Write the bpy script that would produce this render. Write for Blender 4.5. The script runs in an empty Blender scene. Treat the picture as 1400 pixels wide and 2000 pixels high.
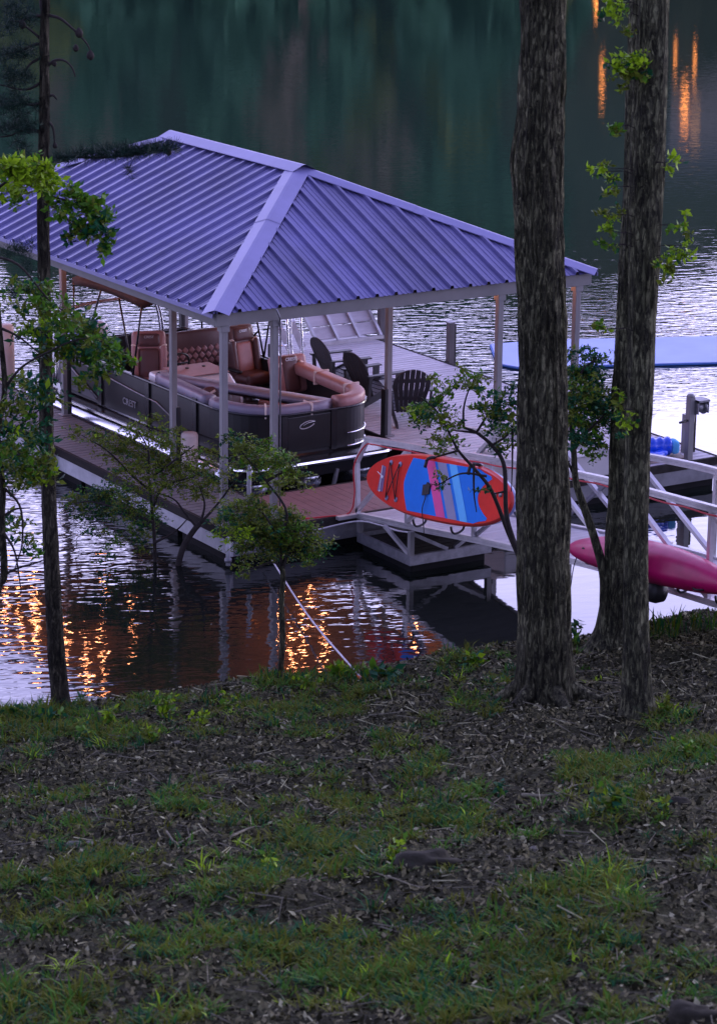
import bpy, math, random
import numpy as np
from mathutils import Vector, Matrix
random.seed(7); rng = np.random.default_rng(11)
SC = bpy.context.scene
COL = SC.collection
PI = math.pi
WZ = -0.45                      # water level; the dock's deck is z = 0
WATER_IOR = 1.8; RIPPLE = .034; BULB_W = 1.9

# ------------------------------------------------------------------ camera
F, PITCH, YAW, ROLL = 5339.6, .2742, .5610, .0122
CX, CY, CZ = -17.8353, -31.8401, 10.4063
_fw = np.array([math.sin(YAW)*math.cos(PITCH), math.cos(YAW)*math.cos(PITCH), -math.sin(PITCH)])
_rt = np.array([math.cos(YAW), -math.sin(YAW), 0.]); _up = np.cross(_rt, _fw)
_r = math.cos(ROLL)*_rt + math.sin(ROLL)*_up
_u = -math.sin(ROLL)*_rt + math.cos(ROLL)*_up
CO = np.array([CX, CY, CZ])
HD = np.array([math.sin(YAW), math.cos(YAW), 0.])      # horizontal heading
LR = np.array([math.cos(YAW), -math.sin(YAW), 0.])     # lateral, to the right
cam = bpy.data.cameras.new('camera'); camo = bpy.data.objects.new('camera', cam); COL.objects.link(camo)
cam.sensor_fit = 'VERTICAL'; cam.sensor_height = 36; cam.lens = F*36/2000
cam.clip_start = .5; cam.clip_end = 3000
camo.matrix_world = Matrix(((_r[0], _u[0], -_fw[0], CX), (_r[1], _u[1], -_fw[1], CY), (_r[2], _u[2], -_fw[2], CZ), (0, 0, 0, 1)))
cam.dof.use_dof = True; cam.dof.focus_distance = 38; cam.dof.aperture_fstop = 4.5
SC.camera = camo
SC.view_settings.view_transform = 'Standard'; SC.view_settings.look = 'None'; SC.view_settings.exposure = 1.5; SC.view_settings.gamma = 1
SC.cycles.use_denoising = True; SC.cycles.sample_clamp_indirect = 12; SC.cycles.max_bounces = 8; SC.cycles.transparent_max_bounces = 4
def unit0(v): return v/np.linalg.norm(v)
def ray(q): return _fw*F + _r*(q[0]-700) - _u*(q[1]-1000)
def unp(q, ax, val):
    d = ray(q); return CO + d*((val-CO[ax])/d[ax])
def ptx(px, py, t):             # point on that line of sight, t metres ahead
    d = ray((px, py)); return CO + d*(t/(d@HD))
def rt_of(p): d = np.asarray(p) - CO; return d@LR, d@HD
def world_rt(r, t, z=0.): v = CO + LR*r + HD*t; return np.array([v[0], v[1], z])

# ------------------------------------------------------------------ tiny value noise (numpy)
_perm = rng.random((64, 64, 8))
def vnoise(x, y, k=0):
    x = np.asarray(x, float); y = np.asarray(y, float)
    xi = np.floor(x).astype(int); yi = np.floor(y).astype(int); fx = x-xi; fy = y-yi
    fx = fx*fx*(3-2*fx); fy = fy*fy*(3-2*fy); P = _perm[:, :, k]
    a = P[xi % 64, yi % 64]; b = P[(xi+1) % 64, yi % 64]; c = P[xi % 64, (yi+1) % 64]; d = P[(xi+1) % 64, (yi+1) % 64]
    return (a*(1-fx)+b*fx)*(1-fy) + (c*(1-fx)+d*fx)*fy
def fbm(x, y, k=0): return .55*vnoise(x, y, k)+.28*vnoise(x*2.1+5, y*2.1+9, (k+1) % 8)+.17*vnoise(x*4.3+1, y*4.3+3, (k+2) % 8)

# ------------------------------------------------------------------ materials
def mat(name, col, rough=.6, metal=0., var=.25, scale=6., bump=0., bscale=40., col2=None, stretch=None, spec=.5, coat=0., trans=0., emit=None, estr=0., obj=False, detail=4):
    m = bpy.data.materials.new(name); m.use_nodes = True
    nt = m.node_tree; b = nt.nodes['Principled BSDF']; L = nt.links
    b.inputs['Roughness'].default_value = rough; b.inputs['Metallic'].default_value = metal
    b.inputs['Specular IOR Level'].default_value = spec; b.inputs['Coat Weight'].default_value = coat
    tc = nt.nodes.new('ShaderNodeTexCoord'); src = tc.outputs['Object']
    if stretch:
        mp = nt.nodes.new('ShaderNodeMapping'); mp.inputs['Scale'].default_value = stretch
        L.new(src, mp.inputs['Vector']); src = mp.outputs['Vector']
    nz = nt.nodes.new('ShaderNodeTexNoise'); nz.inputs['Scale'].default_value = scale; nz.inputs['Detail'].default_value = detail
    nz.inputs['Roughness'].default_value = .65
    L.new(src, nz.inputs['Vector'])
    cr = nt.nodes.new('ShaderNodeValToRGB'); L.new(nz.outputs['Fac'], cr.inputs['Fac'])
    c1 = [c*(1-var) for c in col]; c2 = list(col2) if col2 else [min(1, c*(1+var)) for c in col]
    cr.color_ramp.elements[0].position = .32; cr.color_ramp.elements[1].position = .68
    cr.color_ramp.elements[0].color = (*c1, 1); cr.color_ramp.elements[1].color = (*c2, 1)
    L.new(cr.outputs['Color'], b.inputs['Base Color'])
    if bump:
        n2 = nt.nodes.new('ShaderNodeTexNoise'); n2.inputs['Scale'].default_value = bscale; n2.inputs['Detail'].default_value = 3
        L.new(src, n2.inputs['Vector'])
        bp = nt.nodes.new('ShaderNodeBump'); bp.inputs['Strength'].default_value = 1; bp.inputs['Distance'].default_value = bump
        L.new(n2.outputs['Fac'], bp.inputs['Height']); L.new(bp.outputs['Normal'], b.inputs['Normal'])
    if emit:
        b.inputs['Emission Color'].default_value = (*emit, 1); b.inputs['Emission Strength'].default_value = estr
    if trans:   # thin leaves let some light through
        tr = nt.nodes.new('ShaderNodeBsdfTranslucent'); L.new(cr.outputs['Color'], tr.inputs['Color'])
        mx = nt.nodes.new('ShaderNodeMixShader'); mx.inputs['Fac'].default_value = trans
        L.new(b.outputs[0], mx.inputs[1]); L.new(tr.outputs[0], mx.inputs[2])
        L.new(mx.outputs[0], nt.nodes['Material Output'].inputs['Surface'])
    return m
M = {}
M['roof'] = mat('roof_metal', (.105, .10, .25), .36, .2, .28, .7, bump=.0006, bscale=9)
M['cap'] = mat('roof_trim', (.19, .185, .37), .4, .1, .1, 1.5, bump=.001, bscale=5)
M['alu'] = mat('aluminium', (.50, .49, .50), .38, .55, .14, 5)
M['post'] = mat('grey_post', (.24, .235, .235), .5, .35, .15, 4, stretch=(1, 1, .3))
M['fascia'] = mat('grey_beam', (.20, .195, .19), .55, .1, .12, 2)
M['plank'] = mat('grey_composite', (.44, .42, .45), .55, 0, .18, 5, bump=.0012, bscale=60, stretch=(.25, 1, 1))
M['warmplank'] = mat('warm_tinted_composite', (.20, .10, .10), .6, 0, .18, 5, bump=.001, bscale=60)  # warm lamplight tint put into the plank colour
M['brownplank'] = mat('brown_composite', (.125, .122, .125), .6, 0, .22, 5, bump=.001, bscale=60)
M['darkwood'] = mat('dark_edge_board', (.030, .027, .025), .8, 0, .35, 5, stretch=(1, .3, 1), spec=.1)
M['skirt'] = mat('white_skirt', (.42, .42, .44), .6, 0, .2, 3)
M['greyskirt'] = mat('grey_skirt', (.17, .17, .18), .65, 0, .25, 3)
M['float'] = mat('black_float', (.008, .008, .009), .7, 0, .3, 5, spec=.15)
M['rubber'] = mat('black_rubber', (.012, .012, .013), .5, 0, .3, 8)
M['ceil'] = mat('pine_ceiling', (.52, .32, .15), .6, 0, .3, 4, stretch=(4, .5, 1))
M['pile'] = mat('weathered_pile', (.11, .10, .10), .8, 0, .35, 7, bump=.004, bscale=12, stretch=(1, 1, .2))
M['hull'] = mat('black_fence_panel', (.024, .024, .025), .3, .3, .15, 3)
M['hull2'] = mat('gloss_black_trim', (.02, .02, .022), .25, .2, .1, 3)
M['panel'] = mat('charcoal_panel', (.11, .11, .125), .35, .3, .15, 3)
M['chrome'] = mat('chrome', (.78, .78, .82), .16, 1., .05, 4)
M['tube'] = mat('pontoon_aluminium', (.62, .63, .68), .22, .9, .1, 3, bump=.002, bscale=3)
M['tan'] = mat('tan_vinyl', (.37, .19, .185), .42, 0, .1, 4, bump=.0015, bscale=30)
M['brownv'] = mat('brown_vinyl', (.105, .05, .05), .42, 0, .12, 4, bump=.0015, bscale=30)
M['greyv'] = mat('grey_vinyl', (.22, .20, .27), .42, 0, .1, 4)
M['piping'] = mat('cream_piping', (.7, .58, .52), .5, 0, .08, 4)
M['gel'] = mat('white_gelcoat', (.6, .6, .63), .25, 0, .06, 3, coat=.4)
M['canvas'] = mat('brown_canvas', (.045, .024, .022), .8, 0, .2, 5, bump=.004, bscale=9)
M['bluecowl'] = mat('blue_cowl', (.03, .055, .19), .22, .2, .1, 3, coat=.6)
M['decal'] = mat('pale_decal', (.5, .5, .53), .35, .4, .05, 4)
M['bluedecal'] = mat('blue_decal', (.35, .4, .9), .4, 0, .05, 4)
M['chairp'] = mat('black_poly', (.018, .018, .02), .5, 0, .3, 8, stretch=(1, 1, .4))
M['boardred'] = mat('red_deck_pad', (.72, .02, .006), .8, 0, .1, 5, bump=.0006, bscale=90)
M['boardrail'] = mat('red_rail', (.72, .06, .045), .3, 0, .06, 5, coat=.3)
M['boardhull'] = mat('slate_blue_hull', (.16, .2, .42), .3, 0, .1, 5, coat=.3)
M['blue'] = mat('blue_pad', (.001, .19, .72), .8, 0, .06, 5)
M['ltblue'] = mat('light_blue_stripe', (.12, .5, .9), .8, 0, .06, 5)
M['lav'] = mat('lavender_stripe', (.30, .29, .42), .8, 0, .06, 5)
M['pinks'] = mat('pink_stripe', (.8, .09, .30), .8, 0, .06, 5)
M['purp'] = mat('purple_patch', (.17, .09, .22), .5, 0, .1, 8)
M['white'] = mat('white_mark', (.82, .8, .82), .45, 0, .05, 5)
M['cord'] = mat('black_cord', (.02, .018, .018), .7, 0, .2, 9)
M['kayak'] = mat('magenta_plastic', (.44, .003, .10), .38, 0, .18, 2.5, bump=.003, bscale=5, coat=.0)
M['rope'] = mat('pale_rope', (.55, .53, .55), .8, 0, .25, 30)
M['litrope'] = mat('orange_lit_rope', (.8, .16, .03), .5, 0, .1, 8)
M['redcable'] = mat('red_cable', (.5, .02, .03), .5, 0, .1, 8)
M['padblue'] = mat('pale_blue_foam', (.36, .46, .78), .6, 0, .08, 1.2)
M['padside'] = mat('blue_foam_edge', (.05, .16, .5), .6, 0, .1, 3)
M['vinylblue'] = mat('blue_inflatable', (.01, .085, .75), .28, 0, .15, 5, coat=.4)
M['tanboard'] = mat('tan_board', (.3, .23, .19), .7, 0, .2, 8)
M['dockbox'] = mat('white_fibreglass', (.48, .46, .46), .4, 0, .07, 2.5)
M['bump_post'] = mat('cream_bumper', (.55, .45, .40), .55, 0, .12, 4)
M['redtag'] = mat('red_strap', (.7, .02, .03), .5, 0, .1, 8)
M['steel'] = mat('galvanised_steel', (.24, .24, .26), .45, .6, .25, 9)
M['rock'] = mat('grey_stone', (.028, .027, .018), .85, 0, .35, 6, bump=.02, bscale=9, spec=.12)
M['palerock'] = mat('pale_stone', (.17, .165, .13), .85, 0, .25, 8, bump=.01, bscale=12, spec=.12)
M['wood'] = mat('weathered_twig', (.13, .125, .085), .85, 0, .3, 15, spec=.12)
M['litter1'] = mat('dry_leaf_brown', (.125, .118, .058), .8, 0, .35, 20, spec=.12)
M['litter2'] = mat('dry_leaf_grey', (.30, .30, .17), .8, 0, .3, 20, spec=.12)
M['litter3'] = mat('dry_leaf_dark', (.02, .02, .009), .85, 0, .3, 20, spec=.12)
M['gr1'] = mat('grass_olive', (.10, .118, .012), .7, 0, .3, 3, trans=.25, spec=.12)
M['gr2'] = mat('grass_green', (.055, .15, .016), .7, 0, .3, 3, trans=.25, spec=.12)
M['gr3'] = mat('grass_blue_green', (.014, .085, .03), .7, 0, .3, 3, trans=.25, spec=.12)
M['lf1'] = mat('leaf_olive', (.125, .165, .02), .5, 0, .3, 6, trans=.3, spec=.12)
M['lf2'] = mat('leaf_green', (.075, .19, .014), .5, 0, .3, 6, trans=.3, spec=.12)
M['lf3'] = mat('leaf_dark_green', (.014, .085, .034), .5, 0, .3, 6, trans=.2, spec=.12)
M['lf4'] = mat('leaf_bright', (.24, .40, .015), .5, 0, .25, 6, trans=.35, spec=.12)
M['needle'] = mat('pine_needle', (.012, .034, .024), .6, 0, .3, 6, spec=.12)
M['twig'] = mat('twig_bark', (.035, .03, .028), .85, 0, .3, 12, spec=.12)
M['far1'] = mat('far_green', (.06, .15, .075), .8, 0, .3, .3, spec=.12)
M['far2'] = mat('far_brown', (.17, .125, .085), .8, 0, .3, .3, spec=.12)
M['far3'] = mat('far_olive', (.13, .15, .03), .8, 0, .3, .3, spec=.12)
M['farwall'] = mat('pale_siding', (.22, .19, .16), .7, 0, .1, 2)
M['farroof'] = mat('dark_shingle', (.06, .055, .06), .8, 0, .2, 2)
M['lampglow'] = mat('lamp_glow', (.9, .5, .2), .5, emit=(1., .30, .05), estr=3.6)
M['winglow'] = mat('lit_window', (.9, .5, .2), .5, emit=(1., .36, .08), estr=.16)
M['bulb'] = mat('bulb_glow', (.9, .5, .2), .4, emit=(1., .21, .02), estr=1.6)

def bark(name, dark, light, scale, sx=1.):
    m = bpy.data.materials.new(name); m.use_nodes = True; nt = m.node_tree; b = nt.nodes['Principled BSDF']; L = nt.links
    b.inputs['Roughness'].default_value = .9; b.inputs['Specular IOR Level'].default_value = .25
    tc = nt.nodes.new('ShaderNodeTexCoord')
    mp = nt.nodes.new('ShaderNodeMapping'); mp.inputs['Scale'].default_value = (1, 1, .24); L.new(tc.outputs['Object'], mp.inputs['Vector'])
    n = nt.nodes.new('ShaderNodeTexNoise'); n.inputs['Scale'].default_value = scale; n.inputs['Detail'].default_value = 5; n.inputs['Roughness'].default_value = .7
    n.inputs['Distortion'].default_value = .6
    L.new(mp.outputs[0], n.inputs['Vector'])
    n2 = nt.nodes.new('ShaderNodeTexNoise'); n2.inputs['Scale'].default_value = 2.2; n2.inputs['Detail'].default_value = 4; L.new(tc.outputs['Object'], n2.inputs['Vector'])
    n3 = nt.nodes.new('ShaderNodeTexNoise'); n3.inputs['Scale'].default_value = 26; n3.inputs['Detail'].default_value = 3; L.new(tc.outputs['Object'], n3.inputs['Vector'])
    cr = nt.nodes.new('ShaderNodeValToRGB'); cr.color_ramp.elements[0].position = .40; cr.color_ramp.elements[1].position = .66
    cr.color_ramp.elements[0].color = (*dark, 1); cr.color_ramp.elements[1].color = (*light, 1); L.new(n.outputs['Fac'], cr.inputs['Fac'])
    cr2 = nt.nodes.new('ShaderNodeValToRGB'); cr2.color_ramp.elements[0].position = .35; cr2.color_ramp.elements[1].position = .65
    cr2.color_ramp.elements[0].color = (.45, .45, .45, 1); cr2.color_ramp.elements[1].color = (1.2, 1.2, 1.25, 1); L.new(n2.outputs['Fac'], cr2.inputs['Fac'])
    mx = nt.nodes.new('ShaderNodeMix'); mx.data_type = 'RGBA'; mx.blend_type = 'MULTIPLY'; mx.inputs['Factor'].default_value = 1
    L.new(cr.outputs['Color'], mx.inputs['A']); L.new(cr2.outputs['Color'], mx.inputs['B'])
    cr3 = nt.nodes.new('ShaderNodeValToRGB'); cr3.color_ramp.elements[0].position = .62; cr3.color_ramp.elements[1].position = .76
    cr3.color_ramp.elements[0].color = (0, 0, 0, 1); cr3.color_ramp.elements[1].color = (.4, .4, .4, 1); L.new(n3.outputs['Fac'], cr3.inputs['Fac'])
    mx2 = nt.nodes.new('ShaderNodeMix'); mx2.data_type = 'RGBA'; L.new(cr3.outputs['Color'], mx2.inputs['Factor'])
    L.new(mx.outputs['Result'], mx2.inputs['A']); mx2.inputs['B'].default_value = (light[0]*1.7, light[1]*1.75, light[2]*1.7, 1)
    L.new(mx2.outputs['Result'], b.inputs['Base Color'])
    vo = nt.nodes.new('ShaderNodeTexVoronoi'); vo.feature = 'DISTANCE_TO_EDGE'; vo.inputs['Scale'].default_value = scale*.95
    wv = nt.nodes.new('ShaderNodeMix'); wv.data_type = 'VECTOR'; wv.inputs['Factor'].default_value = .12; L.new(mp.outputs[0], wv.inputs['A']); L.new(n.outputs['Color'], wv.inputs['B']); L.new(wv.outputs['Result'], vo.inputs['Vector'])
    cv = nt.nodes.new('ShaderNodeMapRange'); cv.inputs['From Max'].default_value = .16; cv.inputs['To Min'].default_value = .22; cv.inputs['To Max'].default_value = 1.1; L.new(vo.outputs['Distance'], cv.inputs['Value'])
    m3 = nt.nodes.new('ShaderNodeMix'); m3.data_type = 'RGBA'; m3.blend_type = 'MULTIPLY'; m3.inputs['Factor'].default_value = .6; L.new(mx2.outputs['Result'], m3.inputs['A']); L.new(cv.outputs[0], m3.inputs['B']); L.new(m3.outputs['Result'], b.inputs['Base Color'])
    ad = nt.nodes.new('ShaderNodeMath'); ad.operation = 'ADD'; L.new(n.outputs['Fac'], ad.inputs[0]); L.new(cv.outputs[0], ad.inputs[1])
    bp = nt.nodes.new('ShaderNodeBump'); bp.inputs['Distance'].default_value = .05; L.new(ad.outputs[0], bp.inputs['Height']); L.new(bp.outputs[0], b.inputs['Normal'])
    return m
M['barkA'] = bark('furrowed_bark', (.045, .045, .026), (.25, .25, .135), 24)
M['barkB'] = bark('grey_bark', (.045, .046, .027), (.25, .255, .135), 22)
M['barkP'] = bark('pine_bark', (.022, .02, .012), (.12, .11, .07), 20)

def ground_mat():
    m = bpy.data.materials.new('soil_with_litter'); m.use_nodes = True; nt = m.node_tree; b = nt.nodes['Principled BSDF']; L = nt.links
    b.inputs['Roughness'].default_value = .95; b.inputs['Specular IOR Level'].default_value = .15
    tc = nt.nodes.new('ShaderNodeTexCoord')
    def noise(s, d, r=.65):
        n = nt.nodes.new('ShaderNodeTexNoise'); n.inputs['Scale'].default_value = s; n.inputs['Detail'].default_value = d; n.inputs['Roughness'].default_value = r
        L.new(tc.outputs['Object'], n.inputs['Vector']); return n
    big = noise(.7, 4); fine = noise(24, 6, .75); vor = nt.nodes.new('ShaderNodeTexVoronoi'); vor.inputs['Scale'].default_value = 17; L.new(tc.outputs['Object'], vor.inputs['Vector'])
    c1 = nt.nodes.new('ShaderNodeValToRGB'); e = c1.color_ramp.elements; e[0].position = .33; e[0].color = (.008, .0085, .004, 1); e[1].position = .72; e[1].color = (.095, .10, .045, 1)
    L.new(fine.outputs['Fac'], c1.inputs['Fac'])
    c2 = nt.nodes.new('ShaderNodeValToRGB'); e = c2.color_ramp.elements; e[0].position = .38; e[0].color = (.55, .54, .5, 1); e[1].position = .62; e[1].color = (1.2, 1.2, 1.15, 1)
    L.new(big.outputs['Fac'], c2.inputs['Fac'])
    mx = nt.nodes.new('ShaderNodeMix'); mx.data_type = 'RGBA'; mx.blend_type = 'MULTIPLY'; mx.inputs['Factor'].default_value = 1
    L.new(c1.outputs['Color'], mx.inputs['A']); L.new(c2.outputs['Color'], mx.inputs['B']); L.new(mx.outputs['Result'], b.inputs['Base Color'])
    ad = nt.nodes.new('ShaderNodeMath'); ad.operation = 'ADD'; L.new(fine.outputs['Fac'], ad.inputs[0]); L.new(vor.outputs['Distance'], ad.inputs[1])
    bp = nt.nodes.new('ShaderNodeBump'); bp.inputs['Distance'].default_value = .05; L.new(ad.outputs[0], bp.inputs['Height']); L.new(bp.outputs[0], b.inputs['Normal'])
    return m
M['soil'] = ground_mat()

def water_mat():
    m = bpy.data.materials.new('lake_water'); m.use_nodes = True; nt = m.node_tree; b = nt.nodes['Principled BSDF']; L = nt.links
    N = nt.nodes.new
    b.inputs['Base Color'].default_value = (.012, .038, .024, 1); b.inputs['Roughness'].default_value = .035
    b.inputs['IOR'].default_value = WATER_IOR; b.inputs['Specular IOR Level'].default_value = .5
    tc = N('ShaderNodeTexCoord')
    rot = N('ShaderNodeMapping'); rot.vector_type = 'POINT'; rot.inputs['Rotation'].default_value = (0, 0, YAW - .16)
    L.new(tc.outputs['Object'], rot.inputs['Vector'])
    def ns(sx, sy, scale, det, dist=0.):
        mp = N('ShaderNodeMapping'); mp.inputs['Scale'].default_value = (sx, sy, 1); L.new(rot.outputs[0], mp.inputs['Vector'])
        n = N('ShaderNodeTexNoise'); n.inputs['Scale'].default_value = scale; n.inputs['Detail'].default_value = det; n.inputs['Distortion'].default_value = dist
        n.inputs['Roughness'].default_value = .45
        L.new(mp.outputs[0], n.inputs['Vector']); return n
    rip = ns(.40, 1., 6.2, 2., .2)
    rip2 = ns(.45, 1., 11., 1.5)
    swell = ns(.4, 1., .9, 1)
    patch = ns(.5, 1., .055, 2)
    # wind patches: calm water close in and on the right, rougher behind the dock
    sep = N('ShaderNodeSeparateXYZ'); L.new(tc.outputs['Object'], sep.inputs[0])
    def math_(op, a, c, clamp=False):
        n = N('ShaderNodeMath'); n.operation = op; n.use_clamp = clamp
        for i, v in enumerate((a, c)):
            if isinstance(v, (int, float)): n.inputs[i].default_value = v
            else: L.new(v, n.inputs[i])
        return n.outputs[0]
    # distance ahead of the bank, and lateral offset, both as plain lake coordinates
    t = math_('ADD', math_('MULTIPLY', sep.outputs[0], float(HD[0])), math_('MULTIPLY', sep.outputs[1], float(HD[1])))
    r = math_('ADD', math_('MULTIPLY', sep.outputs[0], float(LR[0])), math_('MULTIPLY', sep.outputs[1], float(LR[1])))
    t0 = float(-(CO@HD)); r0 = float(-(CO@LR))
    T = math_('ADD', t, t0); R = math_('ADD', r, r0)
    mr = N('ShaderNodeMapRange'); mr.interpolation_type = 'SMOOTHSTEP'; L.new(T, mr.inputs['Value'])
    mr.inputs['From Min'].default_value = 34; mr.inputs['From Max'].default_value = 43
    mr.inputs['To Min'].default_value = .19; mr.inputs['To Max'].default_value = 1.
    # the calm tongue on the right
    mr2 = N('ShaderNodeMapRange'); mr2.interpolation_type = 'SMOOTHSTEP'; L.new(R, mr2.inputs['Value'])
    mr2.inputs['From Min'].default_value = 3.2; mr2.inputs['From Max'].default_value = 5.0
    mr2.inputs['To Min'].default_value = 1.; mr2.inputs['To Max'].default_value = .10
    mr3 = N('ShaderNodeMapRange'); mr3.interpolation_type = 'SMOOTHSTEP'; L.new(T, mr3.inputs['Value'])
    mr3.inputs['From Min'].default_value = 43; mr3.inputs['From Max'].default_value = 50
    calm = math_('MAXIMUM', mr2.outputs[0], mr3.outputs[0])
    # beside the bank on the right of the dock the water is nearly still
    mr4 = N('ShaderNodeMapRange'); mr4.interpolation_type = 'SMOOTHSTEP'; L.new(R, mr4.inputs['Value'])
    mr4.inputs['From Min'].default_value = .0; mr4.inputs['From Max'].default_value = 1.6
    mr4.inputs['To Min'].default_value = 1.; mr4.inputs['To Max'].default_value = .12
    mr5 = N('ShaderNodeMapRange'); mr5.interpolation_type = 'SMOOTHSTEP'; L.new(T, mr5.inputs['Value'])
    mr5.inputs['From Min'].default_value = 35; mr5.inputs['From Max'].default_value = 39
    calm2 = math_('MAXIMUM', mr4.outputs[0], mr5.outputs[0])
    mr6 = N('ShaderNodeMapRange'); L.new(T, mr6.inputs['Value'])
    mr6.inputs['From Min'].default_value = 45; mr6.inputs['From Max'].default_value = 58
    mr6.inputs['To Min'].default_value = 1.; mr6.inputs['To Max'].default_value = .09
    pr = N('ShaderNodeMapRange'); L.new(patch.outputs['Fac'], pr.inputs['Value'])
    pr.inputs['From Min'].default_value = .35; pr.inputs['From Max'].default_value = .65; pr.inputs['To Min'].default_value = .7; pr.inputs['To Max'].default_value = 1.1
    amp = math_('MULTIPLY', math_('MULTIPLY', math_('MULTIPLY', math_('MULTIPLY', mr.outputs[0], calm), calm2), mr6.outputs[0]), pr.outputs[0])
    # near-black by the bank; green painted in farther out for the wood's reflection
    md = N('ShaderNodeMapRange'); md.interpolation_type = 'SMOOTHSTEP'; L.new(T, md.inputs['Value']); md.inputs['From Min'].default_value = 36; md.inputs['From Max'].default_value = 75
    mxc = N('ShaderNodeMix'); mxc.data_type = 'RGBA'; mxc.inputs['A'].default_value = (.008, .011, .009, 1); mxc.inputs['B'].default_value = (.022, .052, .034, 1)
    L.new(md.outputs[0], mxc.inputs['Factor']); L.new(mxc.outputs['Result'], b.inputs['Base Color'])
    h = math_('ADD', math_('ADD', math_('MULTIPLY', rip.outputs['Fac'], 1.), math_('MULTIPLY', rip2.outputs['Fac'], .26)), math_('MULTIPLY', swell.outputs['Fac'], .5))
    hh = math_('MULTIPLY', h, amp)
    bp = N('ShaderNodeBump'); bp.inputs['Distance'].default_value = RIPPLE; bp.inputs['Strength'].default_value = 1
    L.new(hh, bp.inputs['Height']); L.new(bp.outputs[0], b.inputs['Normal'])
    return m
M['water'] = water_mat()

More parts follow.
